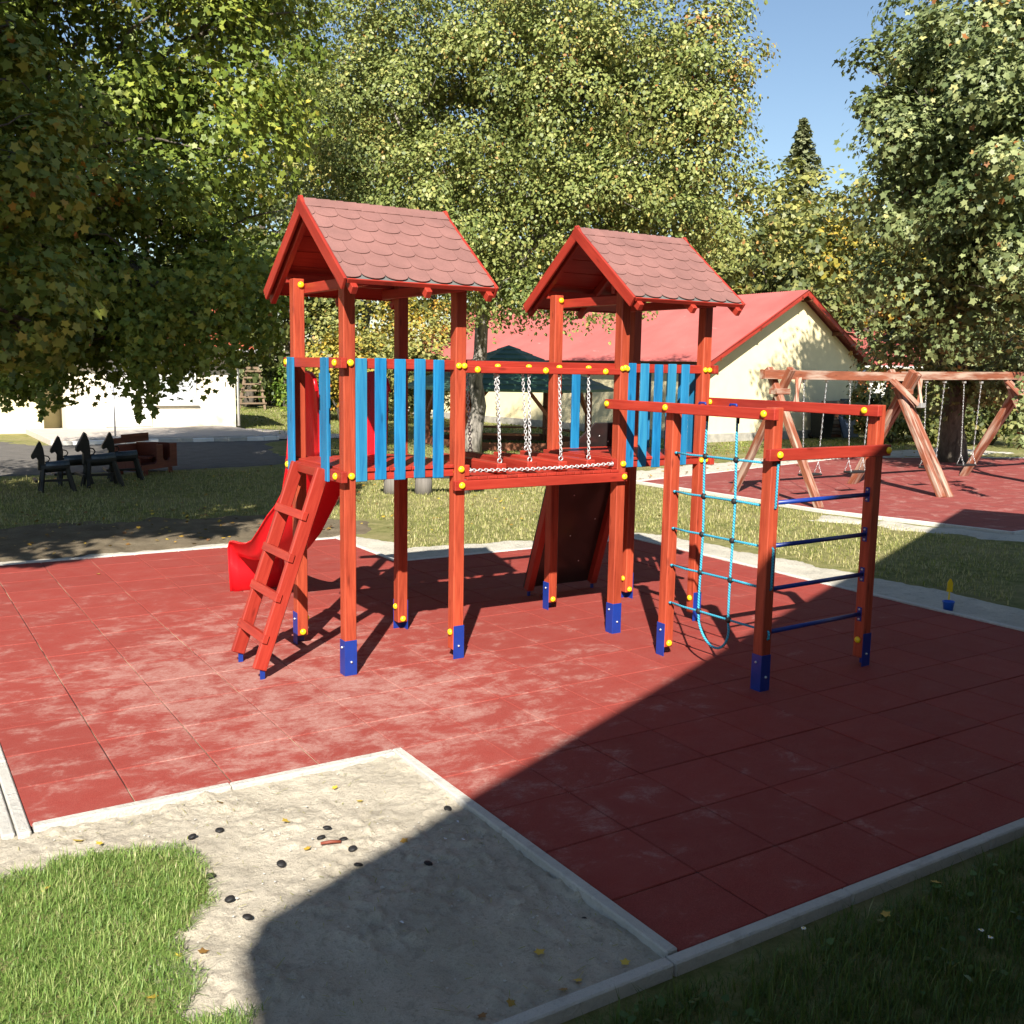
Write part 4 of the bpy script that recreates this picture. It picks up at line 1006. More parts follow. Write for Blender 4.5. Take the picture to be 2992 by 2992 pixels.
def crown_points(lobes, n_clump, per, spread, shell=.62, up=.35, dome=.6):
    vol = np.array([l[3]*l[4]*l[5] for l in lobes])**.72; vol = vol/vol.sum(); cs, ns = [], []
    for l, v in zip(lobes, vol):
        k = int(n_clump*v)+1; d = RNG.normal(size=(k, 3)); d /= np.linalg.norm(d, axis=1, keepdims=True)
        r = shell+(1-shell)*RNG.random((k, 1))**.7; inner = RNG.random((k, 1)) < .22; r = np.where(inner, RNG.random((k, 1))*shell, r)
        R = np.array(l[3:6]); cs.append(np.array(l[:3])+d*r*R); nn = d/R; nn /= np.linalg.norm(nn, axis=1, keepdims=True); ns.append(nn)
    c = np.concatenate(cs); n_ = np.concatenate(ns); K = len(c)
    sz = RNG.uniform(.55, 1.45, (K, 1, 1))*spread*1.5
    # every clump is a leafy dome facing out and up, open below
    d = RNG.normal(size=(K, per, 3)); d /= np.linalg.norm(d, axis=2, keepdims=True)
    d = d+(n_[:, None, :]*.8+np.array([0, 0, .45]))*dome; d /= np.linalg.norm(d, axis=2, keepdims=True)
    P = (c[:, None, :]+d*sz*RNG.uniform(.45, 1.08, (K, per, 1))*np.array([1, 1, .72])).reshape(-1, 3)
    Nn = d.reshape(-1, 3)*.75+np.repeat(n_, per, 0)*.35+np.array([0, 0, up])+RNG.normal(size=(K*per, 3))*.42
    ct = np.repeat(RNG.normal(size=K)*.12, per)
    return P, Nn, ct
def limb(p0, p1, r0, r1, wob=.15, n=6):
    p0, p1 = Vector(p0), Vector(p1); L = (p1-p0).length; pts, rr = [], []
    for i in range(n+1):
        t = i/n; q = p0.lerp(p1, t); w_ = wob*L*.12*math.sin(math.pi*t)
        pts.append(q+Vector((random.uniform(-1, 1)*w_, random.uniform(-1, 1)*w_, w_*.6))); rr.append(r0+(r1-r0)*t)
    pts[0] = p0; return pts, rr
def tree(name, label, base, r, trunk_top, lobes, n_clump, per, spread, size, tpl, leafm, barkm='bark', tint=(.45, .2), shell=.62, group=None, twigs=24, grad=None, extra=None, loose=0, fill=0):
    T = thing(name, label, 'tree', tuple(base), group)
    base = Vector(base); tt = Vector(trunk_top); parts = []
    pts, rr = limb(base-Vector((0, 0, .1)), tt, r*1.0, r*.7, .25, 8); rr[0] = r*1.45; rr[1] = r*1.1
    parts.append(tube_geo([p-base for p in pts], rr, 12))
    tr = link('trunk', pymesh('trunk', *[join(parts)[i] for i in (0, 1)], barkm, None, True), base, T)
    lp = []
    for l in lobes:
        c = Vector(l[:3]); st = base.lerp(tt, random.uniform(.72, 1)); pts, rr = limb(st, c, r*.42, r*.10, .9, 7); lp.append(tube_geo([p-base for p in pts], rr, 7))
        for k in range(max(1, twigs//len(lobes))):
            d = Vector((random.gauss(0, 1), random.gauss(0, 1), random.gauss(.15, .8))).normalized(); e_ = c+Vector((d.x*l[3], d.y*l[4], d.z*l[5]))*.92
            a_ = pts[random.randint(3, 7)]; q, s_ = limb(a_, e_, r*.12, r*.02, 1.0, 5); lp.append(tube_geo([p-base for p in q], s_, 5))
    V, F, G = join(lp); link('branches', pymesh('branches', V, F, barkm, None, True), base, T)
    P, Nn, ct = crown_points(lobes, n_clump, per, spread, shell)
    if extra is not None:
        P2, N2, c2 = extra; P = np.concatenate([P, P2]); Nn = np.concatenate([Nn, N2]); ct = np.concatenate([ct, c2])
    P = P[P[:, 2] > .9] if base.z < 1 and size < .2 else P[P[:, 2] > .3]
    k = len(P); Nn = Nn[:k]; ct = ct[:k]
    t = np.clip(tint[0]+ct+RNG.normal(size=k)*tint[1], 0, 1)
    if grad is not None: t = np.clip(t+grad(P), 0, 1)
    leaf_cloud('crown', P, Nn, size*RNG.uniform(.5, 1.3, k), tpl, t, leafm, T, tuple(base), .6)
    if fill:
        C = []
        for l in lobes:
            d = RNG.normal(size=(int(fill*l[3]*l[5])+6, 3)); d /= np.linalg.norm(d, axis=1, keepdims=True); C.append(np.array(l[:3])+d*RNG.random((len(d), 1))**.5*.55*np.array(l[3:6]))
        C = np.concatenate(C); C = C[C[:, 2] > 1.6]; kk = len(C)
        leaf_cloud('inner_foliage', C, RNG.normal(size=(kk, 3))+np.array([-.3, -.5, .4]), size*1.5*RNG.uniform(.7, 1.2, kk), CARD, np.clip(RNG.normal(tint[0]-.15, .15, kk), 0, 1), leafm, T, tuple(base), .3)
    return T
def hang(pts, per, spread):
    """drooping sprays: list of (x, y, z_top, z_bottom, r)"""
    Ps, Ns = [], []
    for (x, y, za, zb_, r) in pts:
        z = zb_+(za-zb_)*RNG.random(per)**.8; rad = r*(.25+.75*(z-zb_)/(za-zb_+1e-6)); a = RNG.random(per)*6.283
        Ps.append(np.stack([x+rad*np.cos(a)*RNG.random(per), y+rad*np.sin(a)*RNG.random(per), z], 1)); Ns.append(RNG.normal(size=(per, 3))*.6+np.array([-.4, -.6, .35]))
    P = np.concatenate(Ps); return P, np.concatenate(Ns), np.zeros(len(P))
def at(px, py, d):
    """world point at forward depth d on the ray through photo pixel (1932-px scale)"""
    return CAM+(fw+r2*((px*1.5487-1496)/FPX)-u2*((py*1.5487-1496)/FPX))*d
# big maple on the left
hp = []
mf = [at(px, py, d).to_tuple()+(r, r*.8, r*.75) for px, py, d, r in ((60, 600, 17.5, 1.3), (170, 610, 17.5, 1.3), (280, 600, 17.5, 1.2), (380, 590, 17.5, 1.0), (460, 585, 18, .8), (230, 640, 17, .7), (110, 650, 17, .8), (350, 635, 16.8, .55), (425, 620, 17, .5), (20, 660, 17, .8))]
for px, py, d, r in ((20, 745, 17, .9), (60, 690, 17, 1.), (110, 770, 16.5, .5), (150, 700, 17, 1.), (200, 720, 17.5, .9), (240, 740, 16.5, .7), (290, 690, 16, .9), (285, 775, 15.5, .35), (262, 790, 15.5, .2), (340, 690, 16, .55), (390, 700, 15.5, .35), (360, 660, 16.5, .8), (420, 660, 15.5, .5), (455, 640, 16, .5), (495, 660, 17, .5), (515, 640, 17.5, .6), (80, 790, 16, .25), (12, 770, 16, .3), (545, 600, 18, .6), (330, 735, 15.8, .2), (440, 720, 15.6, .2)):
    q = at(px, py, d); hp.append((q.x, q.y, q.z+1.5, q.z-.05, r))
tree('maple_tree', 'large green maple with hanging branches on the left', (-1.9, 13.4, GZ), .34, (-1.7, 13.2, 5.2),
     [(-.6, 13.0, 8.0, 3.4, 3.0, 3.2), (1.9, 12.4, 6.6, 2.5, 2.2, 2.4), (2.6, 12.0, 4.3, 1.9, 1.7, 1.2), (.3, 11.6, 4.3, 2.2, 1.6, 1.6), (-1.8, 11.9, 5.0, 2.2, 1.8, 2.2), (1.3, 12.4, 10.2, 2.8, 2.4, 2.4), (3.4, 12.8, 8.4, 1.5, 1.5, 1.7), (-1.6, 12.6, 11, 3, 2.6, 2.6), (.4, 12.8, 3.1, 2.3, 1.3, .8)]+mf,
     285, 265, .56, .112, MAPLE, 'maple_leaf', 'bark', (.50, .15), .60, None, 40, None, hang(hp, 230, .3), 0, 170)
# near tree whose branches enter at the left edge
nl = []
for px, py, d, r in ((30, 290, 12.5, .75), (10, 150, 12.5, .7), (45, 400, 12.3, .6), (40, 600, 12.2, .65), (20, 500, 12.4, .55), (0, 60, 12.5, .6), (-60, 330, 12.5, 1.2), (-90, 560, 12.3, 1.1), (75, 330, 12.6, .35), (70, 640, 12.5, .35)):
    q = at(px, py, d); nl.append((q.x, q.y, q.z, r, r, r*.8))
nl += [(-4.4, 5.4, 4.4, 1.8, 1.8, 1.3), (-4.0, 5.6, 6.2, 1.5, 1.5, 1.3)]
tree('maple_tree', 'maple with yellow and orange tinged leaves reaching in at the left edge', (-5.6, 5.2, GZ), .2, (-5.2, 5.3, 3.6), nl, 250, 62, .30, .122, MAPLE, 'near_maple_leaf', 'bark', (.42, .18), .5, None, 30)
tree('shade_tree', 'tall tree standing outside the picture that shades the left lawn', (-6.8, 2.4, GZ), .34, (-6.4, 2.6, 6.0), [(-3.2, 4.3, 9.8, 2.4, 1.6, 1.2), (-1.6, 4.6, 8.9, 1.4, 1.4, .9), (-6.2, 5.0, 13.2, 1.8, 2.2, 2.0), (-5.5, 2.2, 9, 3, 3.6, 2.2), (-6, 1.5, 11.5, 3, 3.5, 2), (-4.8, 4.5, 6.8, 2.2, 2.6, 1.6), (-5.2, 1.3, 6.4, 2.4, 2.2, 1.6), (-3.2, 3.0, 8.7, 2, 2.5, 1.8), (-7.4, 1.4, 7.6, 2.2, 2.4, 1.8)], 520, 46, .42, .30, CARD, 'maple_leaf', 'bark', (.45, .2), .4, None, 20)
# linden in the middle
def gl(P): return (P[:, 0]-9)*.02+(P[:, 2]-7)*.012
lb_ = []
for px, py, d, rx, rz in ((1000, 200, 23.8, 3.2, 2.6), (800, 260, 24.3, 2.9, 2.5), (1150, 230, 22.8, 2.7, 2.4), (700, 160, 25, 2.4, 2.2), (1270, 150, 21.8, 1.9, 1.9), (1260, 330, 22.2, 2.0, 1.8), (900, 420, 23.4, 2.5, 1.8), (1100, 430, 22.8, 2.2, 1.6), (700, 400, 24.5, 1.9, 1.7), (1010, 545, 23.0, 1.4, .9), (930, 560, 23.0, 1.1, .8), (1290, 430, 22.4, 1.4, 1.3), (1320, 230, 21.8, 1.2, 1.1), (640, 300, 25, 1.7, 2.2), (1120, 80, 22.4, 2.6, 1.2), (860, 80, 24, 2.7, 1.4), (1180, 575, 22.4, .55, .5), (1060, 600, 22.4, .5, .5), (1370, 130, 21.6, .7, .7), (1330, 60, 21.6, 1.0, .9), (990, 40, 23.2, 2.6, 1.0)):
    q = at(px, py, d); lb_.append((q.x, q.y, q.z, rx, rx*.8, rz))
hl = []
for px, py, d, r in ((1075, 640, 22.5, .35), (1110, 625, 22.6, .3), (1240, 590, 22.8, .3), (935, 640, 23, .3), (900, 610, 23, .5), (1150, 640, 22.4, .25), (1330, 480, 25, .5), (960, 600, 23, .5)):
    q = at(px, py, d); hl.append((q.x, q.y, q.z+1.3, q.z-.1, r))
tree('linden_tree', 'tall yellow-green linden filling the sky above the two towers', (10.5, 16.3, GZ), .21, (10.9, 16.1, 5.0), lb_, 880, 200, .46, .088, OVAL, 'linden_leaf', 'linden_bark', (.50, .17), .6, None, 80, gl, hang(hl, 90, .3), 0, 70)
# sycamore on the right
sy_ = []
for px, py, d, rx, rz in ((1790, 330, 22, 2.2, 2.2), (1900, 200, 21, 2.4, 2.4), (1720, 200, 22.5, 1.2, 1.2), (1680, 330, 22.5, .9, 1.3), (1830, 470, 22, 2.2, 1.6), (1760, 560, 23, 1.7, 1.3), (1900, 560, 21.5, 1.8, 1.3), (1830, 90, 22, 1.7, 1.5), (1940, 60, 21.5, 2, 2), (1700, 100, 23, .5, .4), (1650, 130, 23, .35, .3), (1780, 650, 26, 1.3, .6), (1690, 640, 25, .6, .45), (1930, 420, 20.5, 1.8, 2.2), (1670, 250, 22.5, .6, .5), (1850, 650, 27, 1.7, .8), (1640, 210, 22.8, .5, .4), (1745, 30, 22.6, .45, .5), (1750, 715, 25.3, 1.3, .8), (1850, 725, 25.3, 1.6, .9), (1960, 720, 25, 1.6, 1.0)):
    q = at(px, py, d); sy_.append((q.x, q.y, q.z, rx, rx*.85, rz))
sy_ += [(20.0, 10.6, 9.8, 1.2, 1.2, 1.1), (21.0, 10.5, 9.4, 1.2, 1.2, 1.1), (21.5, 10.6, 8.6, 1.8, 1.7, 1.6), (20.6, 10.2, 7.2, 1.4, 1.4, 1.2), (22.6, 11.2, 7.4, 1.7, 1.6, 1.4)]
hs = []
for px, py, d, r in ((1928, 790, 18, .2), (1760, 690, 25.5, .8), (1860, 690, 26, .9), (1700, 670, 22.8, .4), (1650, 660, 23, .3), (1620, 640, 23, .25), (1926, 840, 17.5, .15)):
    q = at(px, py, d); hs.append((q.x, q.y, q.z+.8, q.z-.05, r))
q = at(1800, 870, 28); 
tree('sycamore_tree', 'broad dark green maple leaning over the swings on the right', (21.0, 9.4, GZ), .30, (20.0, 8.6, 4.4), sy_, 210, 225, .54, .128, MAPLE, 'sycamore_leaf', 'bark', (.52, .16), .6, None, 60, None, hang(hs, 60, .3), 0, 110)
# wood behind
def far(px, d, top_y, rad, leafm, label, kind='deciduous_tree', tint=(.45, .2), n=150, size=.30, low=.22):
    base = at(px, 700, d); base.z = GZ; top = at(px, top_y, d).z; hgt = top
    if kind == 'fir_tree':
        T = thing(kind, label, 'tree', tuple(base)); tube('trunk', [base, base+Vector((0, 0, hgt*.97))], [.28, .04], 'bark', T, 8)
        P, Nn = [], []
        for k in range(60):
            t = (k+.5)/60; z = hgt*(.12+.88*t); rr = rad*(1-t)**.85+.12; nb = int(9+14*(1-t))
            for j in range(nb):
                a = random.uniform(0, 6.283); L = rr*random.uniform(.75, 1.1)
                for s in range(12):
                    f = (s+.6)/12; P.append((base.x+math.cos(a)*L*f, base.y+math.sin(a)*L*f, z-.28*L*f*f+random.uniform(-.1, .1))); Nn.append((math.cos(a)*.4+random.gauss(0, .4), math.sin(a)*.4+random.gauss(0, .4), .8))
        P = np.array(P); Nn = np.array(Nn); leaf_cloud('crown', P, Nn, .34*RNG.uniform(.7, 1.2, len(P)), CARD, np.clip(RNG.normal(.45, .25, len(P)), 0, 1), leafm, T, tuple(base), .4)
        return
    lob = [(base.x, base.y, hgt*.62, rad, rad, hgt*.36)]
    for k in range(7):
        a = random.uniform(0, 6.283); z = random.uniform(low+.1, .82)*hgt; rr = rad*random.uniform(.45, .7)*(1.1-.4*z/hgt); lob.append((base.x+math.cos(a)*rad*.62, base.y+math.sin(a)*rad*.62, z, rr, rr, rr*1.0))
    tree(kind, label, tuple(base), .24, tuple(base+Vector((0, 0, hgt*.45))), lob, n, 44, .55, size, CARD, leafm, 'bark', tint, .6, 'trees of the wood behind', 12)
F_ = [(1490, 62, 240, 5.2, 'fir_leaf', 'slender fir rising above the wood left of the sky gap', 'fir_tree'),
      (1430, 52, 300, 4.8, 'olive_leaf', 'olive green tree behind the right tower roof'), (1545, 58, 335, 4.0, 'olive_leaf', 'pale olive tree in the dip of the sky gap'),
      (1485, 47, 390, 3.6, 'forest_leaf', 'dark green tree behind the barn ridge'), (1630, 50, 345, 3.6, 'autumn_leaf', 'yellow and orange autumn tree right of the barn ridge'),
      (1690, 52, 330, 4.0, 'autumn_leaf', 'orange tree behind the sycamore branches'), (1590, 54, 440, 3.2, 'autumn_leaf', 'low golden tree behind the barn gable'),
      (1770, 50, 300, 5.0, 'forest_leaf', 'dark tree behind the right sycamore'), (1880, 48, 250, 5.0, 'forest_leaf', 'dark tree farthest right in the wood'), (1960, 46, 250, 5.0, 'forest_leaf', 'dark tree at the right picture edge behind the swings'),
      (1375, 50, 330, 4.5, 'olive_leaf', 'olive tree behind the barn roof middle'), (1180, 56, 200, 5.5, 'olive_leaf', 'tall tree behind the linden'), (980, 58, 150, 6.0, 'olive_leaf', 'tall tree behind the left tower roof'),
      (820, 54, 120, 5.5, 'autumn_leaf', 'yellowish tree seen between the left tower posts'), (690, 50, 100, 5.0, 'olive_leaf', 'tall tree left of the linden'), (590, 56, -60, 6.0, 'forest_leaf', 'tall dark tree between maple and linden'),
      (500, 60, -100, 7.0, 'forest_leaf', 'dark tree behind the house corner'), (400, 62, -100, 7.0, 'forest_leaf', 'dark tree behind the house roof'), (280, 64, -60, 7.0, 'forest_leaf', 'dark tree behind the maple crown'),
      (150, 64, -60, 7.0, 'forest_leaf', 'dark tree far left behind the house'), (20, 62, -60, 7.0, 'forest_leaf', 'dark tree at the left picture edge behind the house'),
      (545, 50, 420, 3.5, 'forest_leaf', 'low dark tree behind the far hedge'), (470, 52, 430, 3.6, 'forest_leaf', 'low dark tree right of the house gable'), (1290, 46, 480, 3.0, 'olive_leaf', 'small olive tree behind the barn')]
for a in F_: far(*a[:6], *(a[6:] if len(a) > 6 else ('deciduous_tree',)))
def bush(name, label, c, rad, hgt, m, n, size, cat='bush', tint=(.5, .22)):
    T = thing(name, label, cat, (c[0], c[1], GZ))
    lob = [(c[0]+random.uniform(-1, 1)*rad*.6, c[1]+random.uniform(-1, 1)*rad*.4, hgt*random.uniform(.4, .7), rad*.6, rad*.5, hgt*.42) for k in range(5)]
    lp = []
    for l in lob:
        q, s_ = limb((c[0], c[1], GZ), l[:3], .05, .015, .8, 5); lp.append(tube_geo([p-Vector((c[0], c[1], GZ)) for p in q], s_, 6))
    V, F, G = join(lp); link('stems', pymesh('stems', V, F, 'bark', None, True), (c[0], c[1], GZ), T)
    P, Nn, ct = crown_points(lob, n, 40, .2*rad, .5); k_ = P[:, 2] > GZ; P, Nn, ct = P[k_], Nn[k_], ct[k_]
    leaf_cloud('foliage', P, Nn, size*RNG.uniform(.7, 1.2, len(P)), CARD, np.clip(tint[0]+ct+RNG.normal(size=len(P))*tint[1], 0, 1), m, T, (c[0], c[1], GZ), .3)
for c, r, h_, lab in (((12.2, 45.5), 1.8, 1.5, 'green hedge bush behind the old climbing frame'), ((15.2, 45.6), 1.9, 1.7, 'green hedge bush right of the old climbing frame'), ((9.5, 45.8), 2, 1.6, 'green hedge bush half hidden by the house corner')):
    bush('hedge_bush', lab, c, r, h_, 'bush_leaf', 80, .17)
for px, d, r, h_, m, lab in ((640, 40, 1.9, 3.2, 'autumn_leaf', 'bright yellow-green shrub seen between the left tower posts'), (715, 41, 1.8, 3.6, 'olive_leaf', 'olive shrub left of the barn end'), (590, 42, 1.6, 2.6, 'bush_leaf', 'green shrub just right of the ladder post'), (800, 39, 1.6, 3.0, 'olive_leaf', 'shrub growing beside the barn end wall'), (750, 46, 3.0, 5.6, 'autumn_leaf', 'tall golden shrub left of the barn roof end'), (670, 47, 3.0, 5.6, 'olive_leaf', 'tall olive shrub behind the left tower post'), (850, 47, 3.2, 6.0, 'olive_leaf', 'tall shrub behind the barn roof end'), (1880, 33, 2.2, 2.2, 'forest_leaf', 'dark bush behind the right swings'), (1760, 34, 2.0, 2.0, 'forest_leaf', 'dark bush behind the middle swings'), (1690, 33.5, 1.3, 1.6, 'forest_leaf', 'small bush by the barn downpipe')):  # bushes behind the swings: tree shade put into the colour by darker leaves
    q = at(px, 700, d); bush('shrub', lab, (q.x, q.y), r, h_, m, 110, .17)

# ------------------------------------------------------------------ grass, leaves on the ground, litter
def blades(name, poly, dens, L, Wd, m, label, dry=0.0, seed=0, zf=None, mask=None, lean=.55, pmin=.3):
    xs = [p[0] for p in poly]; ys = [p[1] for p in poly]; A = (max(xs)-min(xs))*(max(ys)-min(ys)); n = int(A*dens)
    x = RNG.uniform(min(xs), max(xs), n); y = RNG.uniform(min(ys), max(ys), n)
    d = np.where(inpoly(x, y, poly), 1, -1)*pdist(x, y, poly)+(vnoise(x, y, 5, seed, 3)-.5)*.25
    k = d > 0
    clump = vnoise(x, y, 7, seed+3, 3)
    k &= RNG.random(n) < np.clip((clump-.2)*4, pmin, 1)*np.clip(d/.10+.2, 0, 1)
    if mask is not None: k &= mask(x, y)
    x, y, clump = x[k], y[k], clump[k]; n = len(x); a = RNG.uniform(0, 6.283, n); ln_ = L*RNG.uniform(.45, 1.25, n)*(.7+.6*clump); le = ln_*RNG.uniform(.1, lean*1.9, n)
    dx, dy = np.cos(a), np.sin(a); sx, sy = -dy, dx; wd = Wd*RNG.uniform(.6, 1.3, n); z0 = np.full(n, GZ if zf is None else zf)-.004
    hz = np.sqrt(np.maximum(ln_**2-le**2*.8, (.22*ln_)**2))
    P = lambda f, hgt, s: np.stack([x+dx*le*f+sx*wd*s, y+dy*le*f+sy*wd*s, z0+hz*hgt], 1)
    V = np.stack([P(0, 0, -.5), P(0, 0, .5), P(.3, .55, .42), P(.3, .55, -.42), P(1, 1, 0)], 1).reshape(-1, 3)
    b = np.arange(n)[:, None]*5; loops = np.concatenate([b+np.array([[0, 1, 2, 3]]), b+np.array([[3, 2, 4]])], 1).ravel()
    starts = (np.arange(n)[:, None]*7+np.array([[0, 4]])).ravel()
    t = np.clip(RNG.normal(.42+dry, .2, n)+(clump-.5)*.35, 0, 1)
    o = link(name, npmesh(name, V, loops, starts, m, np.repeat(t, 5))); o['kind'] = 'stuff'; o['label'] = label; return o
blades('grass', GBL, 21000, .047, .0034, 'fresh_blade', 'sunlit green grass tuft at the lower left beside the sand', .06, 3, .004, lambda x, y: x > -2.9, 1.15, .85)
patch('turf', GBL, 'lawn', .03, .0, .012, 4, .10, 51, .05)
GBR = [(-1.15, -4.02), (-.1, -4.05), (.3, -4.03), (1.2, -4.02), (1.9, -4.06), (4.2, -4.05), (4.2, -5.5), (-1.8, -5.5)]
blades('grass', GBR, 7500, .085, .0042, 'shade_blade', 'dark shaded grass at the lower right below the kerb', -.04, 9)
view = lambda x, y: (np.abs(np.arctan2(x-CAM.x, y-CAM.y)-YAW) < .50)
blades('grass', [(2.6, 4.4), (6.4, 4.3), (6.8, 3.2), (6.7, -1), (10.2, 0.8), (10.2, 4.4), (10, 9.2), (9, 12), (8, 14.6), (-2, 14.9), (-2, 8.3), (2.2, 8.0), (3.6, 6.8)], 520, .06, .010, 'grass_blade', 'thin dry lawn between the mat and the drive', .46, 21, None, view)
blades('grass', [(6.3, 14.5), (26, 12.5), (30, 17), (19.5, 17), (18.5, 34), (17, 44), (8, 44), (8.2, 23), (6.3, 18)], 60, .075, .03, 'grass_blade', 'lawn behind the drive and around the gazebo', .05, 27, None, view)
def in_bad(x, y): return None
# broad weeds in the shaded grass
n = 1500; x = RNG.uniform(-1.3, 4, n); y = RNG.uniform(-5.6, -4.06, n); k = RNG.random(n) < np.clip((vnoise(x, y, 3, 77, 3)-.42)*6, 0, 1); x, y = x[k], y[k]; n = len(x)
o = leaf_cloud('weeds', np.stack([x, y, np.full(n, GZ)+RNG.uniform(.02, .07, n)], 1), RNG.normal(size=(n, 3))*.35+np.array([0, 0, 1]), RNG.uniform(.02, .05, n), OVAL, RNG.random(n), 'weed_leaf'); o['kind'] = 'stuff'; o['label'] = 'low broad-leaved weeds in the shaded grass'
# leaf litter on the lawn
def litter(name, poly, n, size, label, seed):
    xs = [p[0] for p in poly]; ys = [p[1] for p in poly]; x = RNG.uniform(min(xs), max(xs), n); y = RNG.uniform(min(ys), max(ys), n); k = inpoly(x, y, poly); x, y = x[k], y[k]; n = len(x)
    o = leaf_cloud(name, np.stack([x, y, np.full(n, GZ)+RNG.uniform(.03, .05, n)], 1), RNG.normal(size=(n, 3))*.28+np.array([0, 0, 1]), size*RNG.uniform(.6, 1.2, n), MAPLE, np.clip(RNG.normal(.3, .3, n), 0, 1), 'fallen_leaf'); o['kind'] = 'stuff'; o['label'] = label
litter('leaf_litter', [(-2, 6), (10, 5), (10, 9), (8, 15), (-2, 15)], 380, .06, 'scattered fallen leaves on the lawn behind the mat', 1)
litter('leaf_litter', [(-2, 5.9), (2.5, 6), (3, 9), (-2, 10)], 220, .06, 'fallen leaves on the dark dirt under the maple', 2)
litter('leaf_litter', [(10, 9.3), (26, 11), (26, 13.5), (18, 16), (9, 16)], 600, .08, 'fallen leaves on the ground behind the swings', 3)
# straw, twigs and chips lying in the sand
n = 420; x = RNG.uniform(-2.4, -.36, n); y = RNG.uniform(-3.9, -1.56, n)
def sand_z(x, y): return -.012+(vnoise(x, y, 3.2, 8, 5)-.5)*2*.026
z = sand_z(x, y); V, loops, starts, tt = [], [], [], []
for i in range(n):
    a = random.uniform(0, 6.283); L = random.uniform(.008, .035)*(2.2 if random.random() < .08 else 1); wd = random.uniform(.0008, .002); c, s_ = math.cos(a), math.sin(a); b = len(V)
    V += [(x[i]-c*L/2-s_*wd, y[i]-s_*L/2+c*wd, z[i]+.004), (x[i]-c*L/2+s_*wd, y[i]-s_*L/2-c*wd, z[i]+.004), (x[i]+c*L/2+s_*wd, y[i]+s_*L/2-c*wd, z[i]+.009), (x[i]+c*L/2-s_*wd, y[i]+s_*L/2+c*wd, z[i]+.009)]
    starts.append(len(loops)); loops += [b, b+1, b+2, b+3]; tt += [random.random()]*4
o = link('straw', npmesh('straw', V, loops, starts, 'grass_blade', np.clip(np.array(tt)*.4+.7, 0, 1))); o['kind'] = 'stuff'; o['label'] = 'bits of straw and dry grass lying in the sand'
# stones in the sand
n = 260; x = RNG.uniform(-2.3, -.36, n); y = RNG.uniform(-3.85, -1.56, n); z = sand_z(x, y); parts = []
for i in range(n):
    r = random.uniform(.003, .009)*(1.8 if random.random() < .06 else 1); V0 = [(r, 0, 0), (-r*.9, .2*r, 0), (0, r*.8, .1*r), (.1*r, -r*.9, 0), (0, 0, r*.6), (0, 0, -r*.5)]; F0 = [[0, 2, 4], [2, 1, 4], [1, 3, 4], [3, 0, 4], [2, 0, 5], [1, 2, 5], [3, 1, 5], [0, 3, 5]]
    an = random.uniform(0, 6.28); parts.append(([(x[i]+v[0]*math.cos(an)-v[1]*math.sin(an), y[i]+v[0]*math.sin(an)+v[1]*math.cos(an), z[i]+v[2]+.002) for v in V0], F0, [[0, 0, 0]]*6))
V, F, G = join(parts); o = link('pebbles', pymesh('pebbles', V, F, 'concrete')); o['kind'] = 'stuff'; o['label'] = 'tiny pebbles scattered in the sand'
# black plastic caps
CP = [(-1.633, -1.971, 'brownish black cap left of all the others, by the kerb sand'), (-1.501, -1.970, 'black cap just right of the leftmost cap'), (-1.049, -2.218, 'upper cap of the pair above the brown stick'), (-1.112, -2.300, 'lower cap of the pair above the brown stick'),
      (-1.031, -2.378, 'half buried cap right beside the brown stick'), (-1.026, -2.474, 'cap just short of the shadow edge below the stick'), (-1.357, -2.430, 'lone cap in the bright sand left of the stick'), (-1.064, -2.624, 'black cap just inside the shadow edge'),
      (-1.661, -2.653, 'cap lying at the tip of the grass tuft'), (-1.638, -2.817, 'cap at the corner of the big shadow'), (-.420, -2.296, 'black cap standing near the kerb corner'), (-.783, -2.769, 'lone black cap in the middle of the shaded sand'), (-.438, -3.498, 'small black piece near the lower kerb'), (-1.662, -2.382, 'black cap hidden among the grass blades')]
for i, (x, y, lab) in enumerate(CP):
    zz = float(sand_z(np.array([x]), np.array([y]))[0]); c = Vector((x, y, zz+.006)); R = Matrix.Rotation(random.uniform(-.35, .35), 3, 'X') @ Matrix.Rotation(random.uniform(-.3, .3), 3, 'Y'); s = .55 if i == 12 else 1.0
    V, F = dome_mesh('plastic_cap', .0215*s, .0115*s, '', 12); k0 = len(V)
    Vr = [(v[0]*.86, v[1]*.86, v[2]-.004) for v in V[:12]]; V2 = [list(R @ Vector(v)) for v in V]
    tag(link('plastic_cap', pymesh('plastic_cap', V2, F, 'black_plastic', None, True), c), lab, 'plastic cap', 'black plastic caps in the sand')
tube('stick', [(-1.145, -2.375, .012), (-1.10, -2.391, .016), (-1.055, -2.405, .012)], [.007, .0085, .007], 'car_wood', None, 6); tag(bpy.data.objects['stick'], 'short reddish brown stick in the bright sand', 'stick')
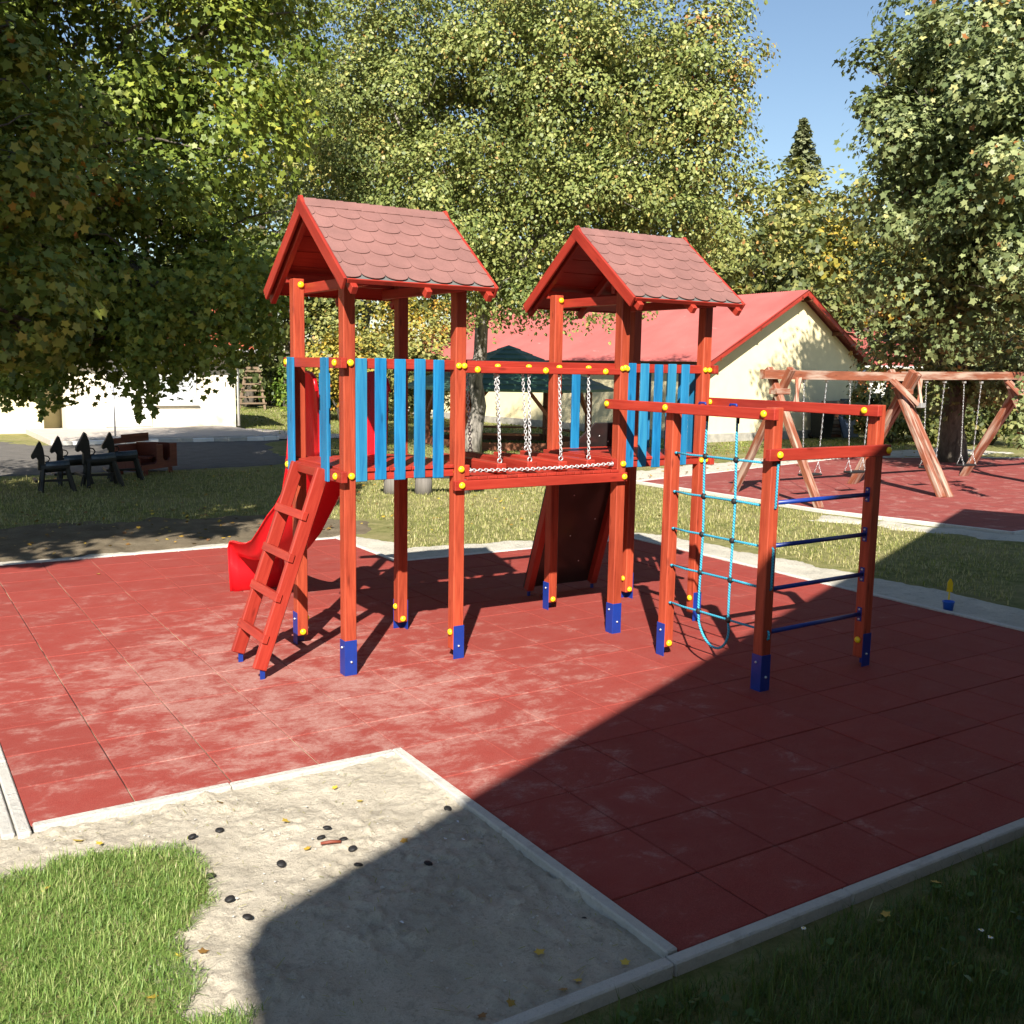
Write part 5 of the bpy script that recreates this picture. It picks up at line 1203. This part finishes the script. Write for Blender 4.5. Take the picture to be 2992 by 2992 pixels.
LV = [(-2.108, -1.757, .8, 'yellow leaf on the sand left, under the kerb end'), (-2.021, -1.853, .85, 'yellow leaf at the top edge of the grass tuft'), (-1.397, -1.67, .35, 'small brown leaf by the kerb middle'), (-.831, -1.803, .8, 'greenish yellow leaf in the sparse grass near the kerb corner'), (-.774, -1.986, .95, 'bright yellow leaf near the kerb corner'),
      (-1.184, -2.041, .75, 'yellow leaf between the two groups of caps'), (-2.306, -2.188, .7, 'pale leaf lying in the sunlit grass'), (-2.09, -3.181, .7, 'long yellow leaf at the bottom of the sunlit grass'), (-1.944, -2.929, .95, 'small bright yellow leaf beside the grass edge'), (-1.21, -2.372, .5, 'orange leaf left of the stick'), (-1.869, -2.959, .1, 'crumpled brown leaf below the grass edge'),
      (-.769, -2.502, .2, 'brown maple leaf at the shadow edge'), (-.756, -3.623, .6, 'small tan leaf in the shaded sand'), (-.496, -3.841, .75, 'yellow leaf nearest the lower kerb corner'), (-.712, -3.847, .7, 'curled yellow leaf by the lower kerb'), (-.794, -3.87, .15, 'flat brown leaf touching the lower kerb'), (-.996, -3.812, .3, 'orange brown leaf near the bottom kerb'), (-1.134, -3.832, .05, 'dark brown leaf at the bottom edge of the sand'),
      (-.853, 4.531, .95, 'yellow leaf on the far left of the red mat'), (1.046, -4.09, .6, 'tan leaf in the shaded grass by the kerb'), (.62, -4.16, .45, 'brown leaf in the shaded grass')]
for x, y, t, lab in LV:
    zz = .006 if y > 0 else (float(sand_z(np.array([x]), np.array([y]))[0])+.008 if y > -4 else GZ+.06)
    if (x, y) in ((-2.306, -2.188), (-2.09, -3.181)): zz = GZ+.06
    o = leaf_cloud('fallen_leaf', np.array([[x, y, zz]]), np.array([[random.gauss(0, .3), random.gauss(0, .3), 1]]), np.array([random.uniform(.035, .055)]), MAPLE, np.array([t]), 'fallen_leaf', None, (x, y, zz)); tag(o, lab, 'leaf', 'fallen leaves in the foreground')
for x, y, lab in ((-.458, -2.47, 'white scrap in the shaded sand below the kerb corner'), (-.594, -2.588, 'bluish scrap beside the white one in the shaded sand'), (-.524, -2.639, 'tiny white scrap right of the bluish one'), (-1.116, -3.171, 'white scrap alone in the lower shaded sand')):
    zz = float(sand_z(np.array([x]), np.array([y]))[0])+.008; o = leaf_cloud('scrap', np.array([[x, y, zz]]), np.array([[.2, -.2, 1.]]), np.array([.02]), CARD, np.array([1.]), 'pale_chip', None, (x, y, zz)); tag(o, lab, 'scrap')
for x, y, lab in ((.235, -4.07, 'white daisy in the shaded grass close to the kerb'), (.847, -4.45, 'upper daisy of the pair in the shaded grass'), (.831, -4.50, 'lower daisy of the pair in the shaded grass')):
    T = thing('daisy', lab, 'flower', (x, y, GZ)); tube('stem', [(x, y, GZ), (x, y, GZ+.07)], .0015, 'weed_leaf', T, 5)
    P = np.array([[x, y, GZ+.072]]*12); nn = np.array([[.15*math.cos(k), .15*math.sin(k), 1] for k in range(12)]); leaf_cloud('petals', P, nn, np.full(12, .013), OVAL, np.ones(12), 'white_paint', T, (x, y, GZ+.07)); cap((x, y, GZ+.073), (0, 0, 1), T, 'disc', .0045, .003)
